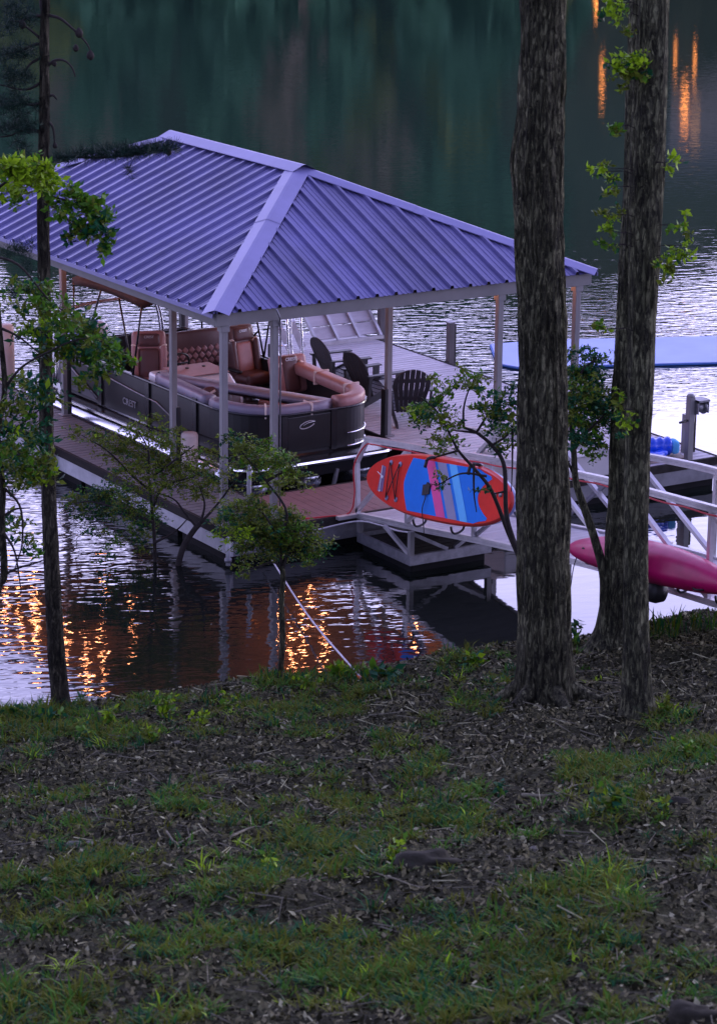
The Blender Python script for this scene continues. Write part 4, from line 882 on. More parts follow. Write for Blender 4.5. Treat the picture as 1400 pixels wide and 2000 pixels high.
# ------------------------------------------------------------------ gangway
GX0, GX1 = 1.76, 3.14
_gy = np.array([-13, -11, -8.4, -7.5, -6.3, -5.5, -4.5, -3.4, -2.4, -1.5, -.65]); _gz = np.array([1.15, 1.05, .85, .79, .71, .63, .50, .36, .22, .11, .0])
def gzb(y): return float(np.interp(y, _gy, _gz))
gw = thing('gangway', 'arched aluminium gangway with trussed sides from the bank to the dock', 'gangway', (2.45, -.65, 0))
ycurve = np.linspace(-.65, -12.2, 40)
gpst = [-.62, -1.9, -3.5, -5.1, -6.7, -8.3, -9.9, -11.5]; GH = 1.12
for X in (GX0, GX1):
    prof = [(-.035, -.04), (.035, -.04), (.035, -.012), (.024, -.006), (.024, .006), (.035, .012), (.035, .04), (-.035, .04), (-.035, .012), (-.024, .006), (-.024, -.006), (-.035, -.012)]
    m = MB(); m.sweep([(X, y, gzb(y)) for y in ycurve], prof); m.build('bottom_chord', M['alu'], gw)
    yc = np.linspace(-.84, -12.2, 40); m = MB(); m.sweep([(X, y, gzb(y)+GH) for y in yc], prof); m.build('top_chord', M['alu'], gw)
    m = MB(); m.bar((X, -.64, gzb(-.64)+.02), (X, -.60, .78), .06, .06, (1, 0, 0)); m.bar((X, -.60, .76), (X, -.86, gzb(-.86)+GH), .06, .06, (1, 0, 0)); m.build('end_post', M['alu'], gw)
    for y in gpst[1:]: m = MB(); m.bar((X, y, gzb(y)+.04), (X, y, gzb(y)+GH-.04), .055, .055, (1, 0, 0)); m.build('truss_post', M['alu'], gw)
    for i, (a, b) in enumerate(zip(gpst[:-1], gpst[1:])):
        up_first = i < 2
        p, q = ((X, a, gzb(a)+.05), (X, b, gzb(b)+GH-.05)) if up_first else ((X, a, gzb(a)+GH-.05), (X, b, gzb(b)+.05))
        m = MB(); m.bar(p, q, .05, .06, (1, 0, 0)); m.build('diagonal', M['alu'], gw)
    p, q = (X+.03, gpst[2], gzb(gpst[2])+.05), (X+.03, gpst[3], gzb(gpst[3])+GH-.05); m = MB(); m.bar(p, q, .045, .05, (1, 0, 0)); m.build('diagonal', M['steel'], gw)
m = MB()
y = -.66
while y > -12.1:
    z = gzb(y); sl_ = gzb(y-.1)-gzb(y); m.box(((GX0+GX1)/2, y-.065, z-.0+sl_/2), (GX1-GX0-.08, .135, .025), ((1, 0, 0), unit((0, -.1, sl_)), unit((0, sl_, .1)))); y -= .142
m.build('gangway_deck', M['plank'], gw)
MB().bounds((GX0-.35, -.70, -.02), (GX0-.04, -.62, .03)).build('hinge_plate', M['alu'], gw)
def hook(y, dz=0.):
    z = gzb(y)+dz; X = GX0-.05
    m = MB(); m.tube(spline([(X, y, z+.16), (X-.03, y-.01, z+.10), (X-.10, y-.02, z+.07), (X-.18, y-.03, z+.07), (X-.22, y-.03, z+.11), (X-.235, y-.03, z+.17)], 18), .016, 8); return m.build('rack_hook', M['rubber'], gw)
for y in (-2.45, -3.35, -6.25, -8.05, -8.75): hook(y, .03)
for y in (-2.75, -3.75):
    z = gzb(y)+1.0; m = MB(); m.tube(spline([(GX0-.04, y, z), (GX0-.15, y, z+.06), (GX0-.25, y, z+.05), (GX0-.29, y, z-.06)], 12), .022, 8); m.build('rack_arm', M['rubber'], gw)
tag(MB().tube(spline([(-.1+.9, -.5, .03), (1.3, -.55, .02), (1.62, -.62, .04), (1.70, -.64, .3), (1.70, -.62, .72), (1.72, -.86, 1.05)]+[(1.715, y, gzb(y)+GH-.055-.012*(k % 2)) for k, y in enumerate(np.linspace(-1.1, -10, 22))], 160), .011, 6).build('power_cable', M['redcable']), 'red cable clipped under the near handrail of the gangway', 'cable')

# float under the foot of the gangway
gf = thing('gangway_float', 'square aluminium framed float under the dock end of the gangway', 'float', (2.3, -1.5, WZ))
fa, fb, fc, fd = 1.66, 3.0, -.78, -2.14
MB().bounds((fa+.06, fd+.06, -.62), (fb-.06, fc-.06, -.345)).build('float_block', M['float'], gf, bevel=.02)
for a, b in (((fa, fd), (fb, fd+.05)), ((fa, fc-.05), (fb, fc)), ((fa, fd+.052), (fa+.05, fc-.052)), ((fb-.05, fd+.052), (fb, fc-.052))): MB().bounds((a[0], a[1], -.34), (b[0], b[1], -.20)).build('frame_beam', M['steel'], gf)
planks_x(fa+.055, fb-.055, fd+.055, fc-.055, -.26).build('float_deck', M['darkwood'], gf)
for o in list(dock.children):
    pass
for x, y in ((fa+.03, fd+.03), (fb-.03, fd+.03), (fa+.03, fc-.03), (fb-.03, fc-.03)):
    m = MB(); m.bounds((x-.035, y-.035, -.2), (x+.035, y+.035, gzb(y)-.045)); m.build('stanchion', M['post'], gf)
for p, q, mt in (((fa+.03, -1.45, gzb(-1.45)-.05), (fa+.03, fd+.08, -.19), 'alu'), ((fa+.08, fd+.03, gzb(fd)-.1), (fa+.62, fd+.03, -.19), 'steel'), ((fb-.08, fd+.03, gzb(fd)-.1), (fb-.6, fd+.03, -.19), 'steel'), ((fb-.03, -1.45, gzb(-1.45)-.05), (fb-.03, fd+.08, -.19), 'alu')):
    m = MB(); m.bar(p, q, .05, .05, (1, 0, 0)); m.build('brace', M[mt], gf)

# ------------------------------------------------------------------ paddleboard in the rack
SL_ = 3.42; gl = np.linspace(-1.25, -4.62, 2); ang = math.atan2(gzb(-4.4)-gzb(-1.6), 2.8)
bc = np.array([1.60, -2.92, .935]); bx_ = np.array([0, -math.cos(ang), math.sin(ang)]); bt = np.array([.22, 0, 1.]); by_ = unit(bt-bx_*(bt@bx_)); bn = np.cross(bx_, by_); bn = bn if bn[0] < 0 else -bn
pb = thing('paddleboard', 'red and blue inflatable paddleboard on its edge in the gangway rack', 'paddleboard', tuple(bc))
def bw(u):                       # half width along the board, u in -1..1 (nose at -1)
    u = np.asarray(u, float); return .435*np.power(np.clip(1-np.abs(u)**(np.where(u < 0, 2.5, 2.8)), 0, 1), np.where(u < 0, .52, .50))
def bpt(u, v, h): return bc+bx_*(u*SL_/2)+by_*v+bn*h
def outline(k=1., n=60):
    us = -np.cos(np.linspace(0, PI, n)); up_ = [(u, float(bw(u))*k) for u in us]; return up_+[(u, -v) for u, v in up_[-2:0:-1]]
ol = outline()
def boardband(hs, ks, mtl, name, cap=None):
    m = MB(); m.smooth = True; n = len(ol); vs = []
    for h, k in zip(hs, ks):
        for u, v in ol: vs.append(bpt(u*(1-(1-k)*.25), v*k, h))
    fs = [(i*n+j, i*n+(j+1) % n, (i+1)*n+(j+1) % n, (i+1)*n+j) for i in range(len(hs)-1) for j in range(n)]
    if cap: fs += [tuple(range(n))] if cap == 'a' else [tuple((len(hs)-1)*n+j for j in range(n))]
    m.add(vs, fs); return m.build(name, mtl, pb)
boardband([-.075, -.07, -.05, -.02, .006], [.86, .93, .985, 1., 1.], M['boardhull'], 'hull', 'a')
boardband([.006, .03, .055, .068], [1., .992, .96, .925], M['boardrail'], 'rail')
def deckpoly(us, vt, vb, h, mtl, name):
    m = MB(); n = len(us); m.add([bpt(u, a, h) for u, a in zip(us, vt)]+[bpt(u, b, h) for u, b in zip(us, vb)], [(i, i+1, n+i+1, n+i) for i in range(n-1)]); return m.build(name, mtl, pb)
us = -np.cos(np.linspace(0, PI, 70)); deckpoly(us, bw(us)*.925, -bw(us)*.925, .069, M['boardred'], 'deck_pad')
us = np.linspace(-.40, .80, 90)
def uedge(v, k): return v
m = MB(); NV = 22; rows = []
for i in range(NV):
    f = -1+2*i/(NV-1); v_ = f*.355
    uL = -.40-.09*(1-abs(f)**1.5)*1.0+.04; uR = .80-.22*(1-min(1, abs(f)/.85)**2)*1.0
    for _ in range(20):
        if abs(v_) > float(bw(uR))*.86: uR -= .012
    rows.append([bpt(u, v_, .0725) for u in np.linspace(uL, uR, 30)])
m.add(np.array(rows).reshape(-1, 3), [(i*30+j, i*30+j+1, (i+1)*30+j+1, (i+1)*30+j) for i in range(NV-1) for j in range(29)]); m.build('traction_pad', M['blue'], pb)
for u0, wd, mt in ((-.06, .125, 'pinks'), (.10, .125, 'lav'), (.265, .105, 'ltblue')):
    m = MB(); vv = np.linspace(-.355, .355, 12); ul = [u0+.12-(v+.355)/.71*.24 for v in vv]
    m.add([bpt(u, v, .0755) for u, v in zip(ul, vv)]+[bpt(u+wd, v, .0755) for u, v in zip(ul, vv)], [(i, i+1, 13+i, 12+i) for i in range(11)]); m.build('stripe', M[mt], pb)
for u in (-.665, -.53):
    for v in (-.24, .24): m = MB(); m.cyl(bpt(u, v, .07), bpt(u, v, .083), .035, 14); m.build('d_ring', M['lav'], pb)
m = MB(); g_ = [bpt(-.665, .24, .09), bpt(-.53, -.24, .092), bpt(-.53, .24, .094), bpt(-.665, -.24, .096), bpt(-.665, .24, .098)]
for a, b in zip(g_[:-1], g_[1:]): m.tube([a, b], .007, 6)
m.build('bungee', M['cord'], pb)
m = MB(); m.add([bpt(u, v, .0725) for u, v in ((-.82, -.17), (-.74, -.17), (-.735, .17), (-.79, .19))], [(0, 1, 2, 3)]); pa = m.build('logo_patch', M['purp'], pb)
m = MB(); m.bar(bpt(-.785, -.17, .077), bpt(-.785, .18, .077), .011, .004, bn); m.bar(bpt(-.845, .09, .078), bpt(-.77, .035, .078), .009, .004, bn); m.bar(bpt(-.775, .04, .079), bpt(-.755, .022, .079), .035, .004, bn); m.bar(bpt(-.785, -.15, .079), bpt(-.775, -.17, .079), .03, .004, bn); m.build('logo_mark', M['white'], pb)
for u, v in ((.80, .06), (.87, .08)): m = MB(); m.cyl(bpt(u, v, .069), bpt(u, v, .084), .036, 14); m.build('valve', M['steel'], pb)
m = MB(); m.tube(spline([bpt(-.12, -.06, .08), bpt(-.10, -.15, .10), bpt(-.105, -.3, .12), bpt(-.11, -.5, .06), bpt(-.105, -.62, .04)], 16), .007, 6); m.build('strap', M['cord'], pb)
m = MB(); m.box(bpt(-.115, -.03, .085), (.16, .14, .02), (unit(bx_+by_*.2), by_, bn)); m.box(bpt(-.085, .03, .09), (.09, .05, .02), (unit(bx_-by_*.4), unit(by_+bx_*.4), bn)); m.build('carry_handle', M['cord'], pb)

# ------------------------------------------------------------------ kayak in the rack
ky = thing('kayak', 'magenta plastic kayak lying on its side in the gangway rack', 'kayak', (1.5, -7.6, 1.2))
k0 = np.array([1.50, -5.98, .93]); k1 = np.array([1.50, -9.15, 1.27]); kd = unit(k1-k0); kL = np.linalg.norm(k1-k0)
ku = unit(np.array([.25, 0, 1])-kd*(np.array([.25, 0, 1])@kd)); kn = np.cross(kd, ku); kn = kn if kn[0] < 0 else -kn
m = MB(); m.smooth = True; NS, NT = 44, 28; vs = []
for i in range(NS):
    f = i/(NS-1); wd = .39*math.sin(PI*min(1, max(0, f)))**.45+.004; dp = .20*math.sin(PI*f)**.42+.006; sag = .06*math.sin(PI*f)
    for j in range(NT):
        a = 2*PI*j/NT; ca, sa = math.cos(a), math.sin(a)
        hh = dp*(abs(sa)**.75)*np.sign(sa); hh = hh*(1.25 if sa > 0 else .7)
        ridge = .02*max(0, math.sin(a))**8 + .012*math.cos(6*a)*math.sin(PI*f)
        vs.append(k0+kd*kL*f+ku*(wd*.62*np.sign(ca)*abs(ca)**.85+sag)+kn*(hh+ridge))
fs = [(i*NT+j, i*NT+(j+1) % NT, (i+1)*NT+(j+1) % NT, (i+1)*NT+j) for i in range(NS-1) for j in range(NT)]
m.add(vs, fs); m.build('kayak_hull', M['kayak'], ky)
m = MB(); m.tube(spline([k0+kd*.42+kn*.16, k0+kd*.5+kn*.2+ku*.05, k0+kd*.62+kn*.18], 8), .012, 6); m.tube(spline([k0+kd*2.55+kn*.14-ku*.1, k0+kd*2.65+kn*.17-ku*.12, k0+kd*2.75+kn*.13-ku*.1], 8), .012, 6); m.build('grab_handle', M['cord'], ky)
m = MB(); m.smooth = True; m.rbox(k0+kd*1.62+ku*-.27-kn*.05, (.42, .28, .26), .12, (kd, ku, kn)); m.build('seat_back', M['rubber'], ky)
m = MB(); m.tube(spline([k0+kd*.25-ku*.05+kn*.08, k0+kd*.24-ku*.3+kn*.1, k0+kd*.26-ku*.9+kn*.05, k0+kd*.5-ku*1.25], 20), .006, 6); m.build('painter', M['cord'], ky)

# ------------------------------------------------------------------ mooring ropes
a = ptx(525, 1098, 34.2); b = gpoint(704, 1328)
e = thing('mooring_rope', 'taut white rope from the dock corner down to an orange-lit marker on the bank', 'rope', tuple(b))
st_ = np.array([.25, -.62, -.25]); m = MB(); mid = (st_+b)/2-np.array([0, 0, .10]); m.tube(spline([st_, mid, b+np.array([0, 0, .03])], 40), .0125, 6); m.build('rope_line', M['rope'], e)
d_ = unit(st_-b); m = MB(); m.tube([b+d_*.16+np.array([0, 0, .0]), b+np.array([0, 0, .02])], .025, 8); m.build('endpiece', M['litrope'], e)  # orange light on the rope's end put into its colour
e = tag(MB().tube(spline([(1.0, -.66, -.12), (1.6, -.85, -.02), (1.72, -1.3, .02), (1.70, -1.75, .06), (1.70, -2.1, .12)], 30), .012, 6).build('tie_rope', M['rope']), 'slack pale rope tied from the dock edge to the gangway float frame', 'rope')
e = tag(MB().tube(spline([(3.1, -5.15, .95), (2.6, -5.9, .93), (2.1, -6.6, 1.05), (2.9, -6.2, .85)], 30), .015, 6).build('tie_rope', M['rope']), 'short pale rope knotted to a gangway diagonal above the kayak', 'rope')

# ------------------------------------------------------------------ trees
def px_path(pts, t):            # (px, py, half width px[, dt]) -> centres and radii
    c = []; r = []
    for p in pts:
        tt = t+(p[3] if len(p) > 3 else 0); q = ptx(p[0], p[1], tt); c.append(q); r.append(p[2]*float((q-CO)@_fw)/F)
    return np.array(c), np.array(r)
def trunk_mesh(name, c, r, mtl, parent, n=64, k=220, amp=.05, fr=7., fz=1.3, lump=.06, seed=0, sub=None):
    C = spline(c, k); R = np.interp(np.linspace(0, 1, k), np.linspace(0, 1, len(r)), r)
    th = np.arange(n)*2*PI/n + PI/2-YAW       # seam faces away from the bank
    TH, Zz = np.meshgrid(th, C[:, 2]); a = np.cos(TH); b = np.sin(TH)
    tw = TH-(PI/2-YAW)
    rg = np.abs(vnoise(tw*fr+Zz*.25+seed, Zz*fz+seed*3, seed % 8)-.5)*2
    rg2 = np.abs(vnoise(tw*fr*2.1+9+seed, Zz*fz*2.3, (seed+1) % 8)-.5)*2
    lp = vnoise(tw*1.3+seed, Zz*.9+4, (seed+2) % 8)-.5
    D = R[:, None]*(1+lump*2*lp)+amp*(rg*.7+rg2*.4-.4)
    V = np.stack([C[:, 0, None]+D*a, C[:, 1, None]+D*b, np.broadcast_to(C[:, 2, None], D.shape)], -1).reshape(-1, 3)
    fs = [(i*n+j, i*n+(j+1) % n, (i+1)*n+(j+1) % n, (i+1)*n+j) for i in range(k-1) for j in range(n)]+[tuple((k-1)*n+j for j in range(n))]
    m = MB(); m.smooth = True; m.add(V, fs); return m.build(name, mtl, parent)
def leaf_quads(cen, size, flat=.5, asp=.5, seed=None):     # diamond leaves round centres
    n = len(cen); d = rng.normal(size=(n, 3)); d[:, 2] *= flat; d /= np.linalg.norm(d, axis=1)[:, None]
    u = rng.normal(size=(n, 3))*.6+np.array([0, 0, 1.]); s = np.cross(d, u); s /= np.linalg.norm(s, axis=1)[:, None]
    L = (size*(.6+.8*rng.random(n)))[:, None]; W_ = L*asp; nn = np.cross(s, d)
    return np.stack([cen, cen+d*L*.45+s*W_*.5-nn*L*.06, cen+d*L, cen+d*L*.45-s*W_*.5-nn*L*.06], 1)
def cloud(c, ex, n, gap=3., shell=.35):      # points in an ellipsoid (axes LR, HD, Z), thinned into clumps with gaps
    out = []
    while len(out) < n:
        p = rng.normal(size=3); p /= np.linalg.norm(p); p *= rng.random()**shell
        q = np.array(c)+LR*p[0]*ex[0]+HD*p[1]*ex[1]+np.array([0, 0, p[2]*ex[2]])
        r_ = q@LR; k = vnoise(np.array([r_*gap+7]), np.array([q[2]*gap+q@HD*gap*.6]), 5)[0]
        if k > .46 or rng.random() < .22: out.append(q)
    return np.array(out)
def strips(p, q, w_):            # thin twig strips, two crossed faces each
    p = np.asarray(p); q = np.asarray(q); a = LR*w_; b = np.array([0, 0, w_])+HD*w_*.3
    return np.concatenate([np.stack([p-a, p+a, q+a*.4, q-a*.4], 1), np.stack([p-b, p+b, q+b*.4, q-b*.4], 1)])
def foliage(name, parent, blobs, mats, wts, size, t, dt=.5, flat=.6, asp=.5, gap=4.5, dens=2.3, each=False, anchor=None):
    """sprays: many thin arching twiglets per clump, small leaves set along each"""
    Vs = []; mi = []; nm = len(mats)
    for (px, py, rx, ry, n) in blobs:
        tt = t+rng.uniform(-dt, dt); c = ptx(px, py, tt); sc = float((c-CO)@_fw)/F; ax, az = rx*sc, ry*sc; ay = min(rx, ry)*1.5*sc
        K = max(4, int(n*dens/13)); base = rng.choice(nm, p=wts)
        for k in range(K):
            p = rng.normal(size=3); p /= np.linalg.norm(p); p *= rng.random()**.4*1.12
            o = c+LR*p[0]*ax+HD*p[1]*ay+np.array([0, 0, p[2]*az])
            d = LR*(p[0]*.9+rng.normal()*.5)+HD*(p[1]*.7+rng.normal()*.5)+np.array([0, 0, p[2]*.3+rng.normal()*.22+.05]); d /= np.linalg.norm(d)
            L = rng.uniform(.4, 1.)*max(.15, min(max(ax, az), .34)*1.3); nl = int(rng.integers(9, 18)); f = np.linspace(.08, 1., nl)[:, None]
            sp_ = o+d*L*(f-.3)+np.array([0, 0, -1.])*(f**2)*L*.18+rng.normal(size=(nl, 3))*L*.05
            sz_ = size*rng.uniform(.65, 1.3); V_ = leaf_quads(sp_, sz_, flat, asp); dd = V_[:, 2]-V_[:, 0]
            Vs.append(V_); cc_ = base if rng.random() < .5 else rng.choice(nm, p=wts); mi += list(np.where(rng.random(nl) < .8, cc_, rng.choice(nm, size=nl, p=wts)))
            S = strips(sp_[:-1:2], sp_[1::2][:len(sp_[:-1:2])], .0022); Vs.append(S); mi += [nm]*len(S)
            if k % 3 == 0: S = strips((c*.6+o*.4-np.array([0, 0, az*.3]))[None], sp_[:1], .0035); Vs.append(S); mi += [nm]*len(S)
        if anchor is not None:
            q0 = ptx(anchor, py+10, t+.25); Vs.append(strips(np.array([q0, (q0+c)/2+np.array([0, 0, .03])]), np.array([(q0+c)/2+np.array([0, 0, .03]), c]), .006)); mi += [nm]*4
        if each: quads_mesh(name, np.concatenate(Vs), list(mats)+[M['twig']], mi, parent); Vs = []; mi = []
    if not each: return quads_mesh(name, np.concatenate(Vs), list(mats)+[M['twig']], mi, parent)
def crown(parent, base, ztop, rad, n, mats, wts, size=.16):
    Vs = []; mi = []; st = MB()
    for k in range(9):
        a = rng.random()*2*PI; rr_ = rad*rng.uniform(.2, .75); c = np.array([base[0]+rr_*math.cos(a), base[1]+rr_*math.sin(a), base[2]+rng.uniform(1.2, ztop)])
        st.tube(spline([base+np.array([0, 0, rng.uniform(-.5, 1.)]), (base+c)/2+np.array([0, 0, .3]), c], 8), np.linspace(.1, .02, 8), 6)
        cl = cloud(c, (rad*.5, rad*.5, rad*.34), n//9, 1.2); Vs.append(leaf_quads(cl, size, .6)); mi += list(rng.choice(len(mats), size=len(cl), p=wts))
    o = quads_mesh('crown', np.concatenate(Vs), mats, mi, parent); st.build('limb', M['twig'], parent)
G3 = [M['lf1'], M['lf2'], M['lf3'], M['lf4']]
# thick furrowed oak
gA = gpoint(1064, 1372); rA, tA = rt_of(gA)
oak = thing('oak_tree', 'thickest dark trunk with furrowed bark, left of the two big trunks on the bank', 'tree', tuple(gA))
c, r = px_path([(1063, 1385, 72), (1064, 1366, 61), (1064, 1335, 56), (1064, 1250, 52), (1062, 1100, 50), (1062, 980, 50), (1060, 850, 48), (1059, 700, 46), (1058, 600, 46), (1054, 480, 48), (1050, 360, 48.5), (1050, 310, 49), (1054, 240, 45), (1058, 100, 42), (1059, 0, 43)], tA)
up_ = [c[-1]+np.array([0, 0, k]) for k in (2, 4, 7)]
trunk_mesh('trunk', np.vstack([c, up_]), np.concatenate([r, r[-1]*np.array([.9, .75, .4])]), M['barkA'], oak, amp=.05, fr=10, fz=1.1, lump=.05, seed=1, k=340, n=110)
m = MB()
for a in np.linspace(0, 2*PI, 7)[:-1]+.3:
    q0 = gA+np.array([math.cos(a)*.22, math.sin(a)*.22, .22]); q1 = gA+np.array([math.cos(a)*.75, math.sin(a)*.75, 0]); q1[2] = gz(q1[0], q1[1])-.03
    m.tube(spline([q0, (q0+q1)/2-np.array([0, 0, .04]), q1], 8), np.linspace(.10, .02, 8), 8)
m.build('root', M['barkA'], oak)
crown(oak, c[-1]+np.array([0, 0, 3.2]), 5., 4.0, 9000, G3, [.35, .35, .25, .05])
# twin trunks on the right: front grey one, and the leaning one behind it
gB = gpoint(1246, 1392); _, tB = rt_of(gB)
ash = thing('grey_barked_tree', 'front grey trunk with leafy sprigs, right of the thick oak', 'tree', tuple(gB))
c, r = px_path([(1246, 1402, 45), (1246, 1385, 36), (1243, 1350, 29), (1241, 1250, 25), (1240, 1150, 24), (1241, 1050, 24), (1243, 950, 24), (1246, 850, 25), (1251, 750, 26), (1253, 650, 26), (1255, 560, 28), (1259, 450, 31), (1263, 350, 33), (1267, 250, 33), (1272, 130, 32), (1276, 0, 31)], tB)
trunk_mesh('trunk', np.vstack([c]+[c[-1:]+np.array([0, 0, k]) for k in (2, 4, 7)]), np.concatenate([r, r[-1]*np.array([.9, .75, .4])]), M['barkB'], ash, amp=.022, fr=11, fz=1.5, lump=.06, seed=3, k=280)
crown(ash, c[-1]+np.array([0, 0, 3.3]), 5., 3.6, 7000, G3, [.3, .35, .25, .1])
sp = [(1205, 25, 28, 32, 60), (1210, 5, 22, 16, 40), (1216, 60, 14, 14, 24), (1226, 120, 34, 24, 110), (1232, 148, 30, 22, 90), (1196, 246, 10, 12, 16), (1190, 330, 22, 20, 36), (1176, 335, 20, 12, 18), (1200, 365, 14, 22, 26), (1196, 420, 24, 20, 50), (1190, 455, 18, 14, 30), (1185, 478, 14, 8, 16), (1308, 318, 14, 16, 16), (1330, 440, 18, 22, 34), (1336, 480, 16, 22, 40), (1312, 500, 18, 14, 26), (1298, 522, 22, 18, 44), (1184, 642, 14, 10, 12), (1212, 800, 20, 30, 60), (1206, 830, 14, 24, 40)]
foliage('leaves', ash, sp, [M['lf4'], M['lf1'], M['lf2'], M['lf3']], [.4, .25, .2, .15], .06, tB-.25, .12, .9, .6, dens=2.2, each=True, anchor=1254)
gC = gpoint(1185, 1262); _, tC = rt_of(gC)
lean = thing('leaning_tree', 'rear trunk of the pair, flaring at the waterline behind the grey-barked trunk', 'tree', tuple(gC))
c, r = px_path([(1183, 1275, 55), (1187, 1258, 42), (1195, 1225, 33), (1202, 1160, 29), (1206, 1080, 27), (1211, 980, 25), (1215, 880, 25), (1220, 780, 25), (1226, 680, 25), (1230, 580, 25), (1237, 470, 26), (1243, 350, 25), (1247, 220, 24), (1250, 100, 24), (1251, 0, 23)], tC)
trunk_mesh('trunk', np.vstack([c]+[c[-1:]+np.array([0, 0, k]) for k in (2, 4, 7)]), np.concatenate([r, r[-1]*np.array([.9, .75, .4])]), M['barkB'], lean, amp=.03, fr=8, fz=1.2, lump=.09, seed=5, k=260)
crown(lean, c[-1]+np.array([0, 0, 3.5]), 5., 3.6, 6000, G3, [.3, .35, .3, .05])
# pine at the left
gP = gpoint(122, 1388); _, tP = rt_of(gP)
pine = thing('pine_tree', 'slender dark pine at the waterline near the left edge, cones on its bare twigs', 'tree', tuple(gP))
c, r = px_path([(126, 1402, 30), (122, 1388, 21), (117, 1350, 18.5), (110, 1260, 17), (104, 1150, 16), (99, 1050, 15), (95, 950, 14.5), (92, 850, 14), (90, 700, 13), (87, 560, 12.5), (85, 420, 12), (86, 300, 11.5), (88, 180, 10), (87, 80, 9), (89, 20, 8.5), (92, -60, 8)], tP)
trunk_mesh('trunk', np.vstack([c]+[c[-1:]+np.array([.1*k, 0, k]) for k in (2, 4, 6)]), np.concatenate([r, r[-1]*np.array([.9, .6, .3])]), M['barkP'], pine, amp=.016, fr=5, fz=2.2, lump=.07, seed=2, n=40, k=240)
def twig(parent, pts, t, w0, w1, name='branch', mtl='twig', n=14):
    c, _r = px_path([(x, y, 1, (p[0] if p else 0)) for x, y, *p in pts], t); sc = t*1.06/F
    m = MB(); m.tube(spline(c, n), np.linspace(w0, w1, n)*sc, 7); m.build(name, M[mtl], parent); return spline(c, n)
twig(pine, [(89, 30), (84, 8), (80, -40)], tP, 7, 5)
for pts in ([(94, 30), (118, 36), (140, 54), (153, 66), (170, 85), (177, 100)], [(94, 128), (108, 118), (125, 118), (140, 130), (148, 150)], [(88, 30), (60, 33), (40, 42), (20, 40)], [(84, 85), (65, 88), (40, 100), (5, 106)],
            [(85, 80), (62, 60), (45, 48)], [(82, 112), (60, 125), (42, 150)], [(80, 260), (60, 250), (48, 252), (20, 265), (-10, 268)], [(92, 235), (104, 250), (108, 285)], [(92, 190), (104, 186), (112, 195)],
            [(94, 312), (130, 306), (180, 308), (250, 304), (310, 294), (350, 290)], [(86, 318), (50, 310), (20, 322), (-20, 318)], [(94, 395), (130, 425), (160, 470)], [(84, 200), (65, 205), (40, 200), (0, 190)], [(84, 160), (50, 175), (0, 165)]):
    twig(pine, pts, tP, 3.2, 1.2)
def needles(parent, lst, t, L=.11):
    Vs = []
    for (x0, y0, x1, y1, w_, n) in lst:
        for k in range(n):
            f = rng.random(); c = ptx(x0+(x1-x0)*f+rng.normal()*w_*.5, y0+(y1-y0)*f+rng.normal()*w_*.5, t+rng.normal()*.15)
            nn = 16; d = rng.normal(size=(nn, 3))+np.array([0, 0, .5]); d /= np.linalg.norm(d, axis=1)[:, None]; s = np.cross(d, rng.normal(size=(nn, 3))); s /= np.linalg.norm(s, axis=1)[:, None]
            l_ = L*rng.uniform(.7, 1.2, (nn, 1)); Vs.append(np.stack([c-s*.0022, c+s*.0022, c+d*l_+s*.001, c+d*l_-s*.001], 1))
    V = np.concatenate(Vs); return quads_mesh('crown', V, [M['needle']], np.zeros(len(V)), parent)
needles(pine, [(0, 55, 70, 30, 16, 60), (-5, 110, 70, 95, 18, 70), (10, 150, 60, 150, 22, 70), (0, 200, 62, 205, 22, 90), (0, 250, 66, 248, 18, 80), (10, 20, 50, 10, 12, 26), (100, 312, 350, 288, 7, 150), (150, 300, 330, 292, 9, 110), (30, 315, 80, 316, 6, 14), (30, 275, 60, 300, 10, 20), (250, 330, 262, 352, 4, 8), (0, 500, 60, 480, 12, 30), (40, 490, 62, 540, 10, 22), (20, 575, 60, 560, 12, 22)], tP)
for (x, y, s_) in ((155, 64, 8), (149, 94, 6), (177, 108, 8), (107, 124, 5), (45, 48, 7), (330, 297, 6), (108, 284, 5), (58, 253, 7)):
    q = ptx(x, y, tP); k = s_*tP*1.06/F; m = MB(); m.lathe(q, [(.1*k, -1.2*k), (.7*k, -.8*k), (.95*k, -.2*k), (.75*k, .5*k), (.35*k, 1.*k), (.1*k, 1.2*k)], 9); m.build('cone', M['twig'], pine)
# broad-leaved sapling leaning in from the left edge
tS = 28.6; gS = gpoint(-26, 1440)
sap = thing('young_oak', 'leafy young oak leaning in at the left edge in front of the pine', 'tree', tuple(gS)); _, tS = rt_of(gS)
twig(sap, [(-26, 1445), (-20, 1250), (-4, 1150), (9, 1122), (4, 1020), (6, 950), (-4, 850), (10, 760), (0, 640), (-10, 500), (-20, 380)], tS, 9, 4, 'trunk', 'barkP', 50)
for pts in ([(9, 1122), (40, 1108), (70, 1100), (88, 1092)], [(4, 1010), (30, 995), (60, 992)], [(8, 1040), (30, 1080), (42, 1155)], [(6, 950), (40, 990), (44, 1060), (30, 1110)], [(10, 760), (40, 720), (90, 690), (170, 660), (250, 690)], [(-10, 500), (40, 520), (100, 590), (150, 620)], [(-20, 380), (30, 350), (90, 380), (150, 400), (205, 455)], [(-4, 850), (40, 830), (90, 790)], [(0, 640), (40, 660), (95, 705)]): twig(sap, pts, tS, 3., 1.)
foliage('crown', sap, [(20, 330, 30, 24, 130), (60, 340, 40, 26, 170), (95, 352, 22, 24, 90), (25, 368, 30, 18, 70), (30, 395, 24, 12, 20)], [M['lf4'], M['lf1'], M['lf2']], [.55, .25, .2], .075, tS, .3, .8, .55, dens=3.2)
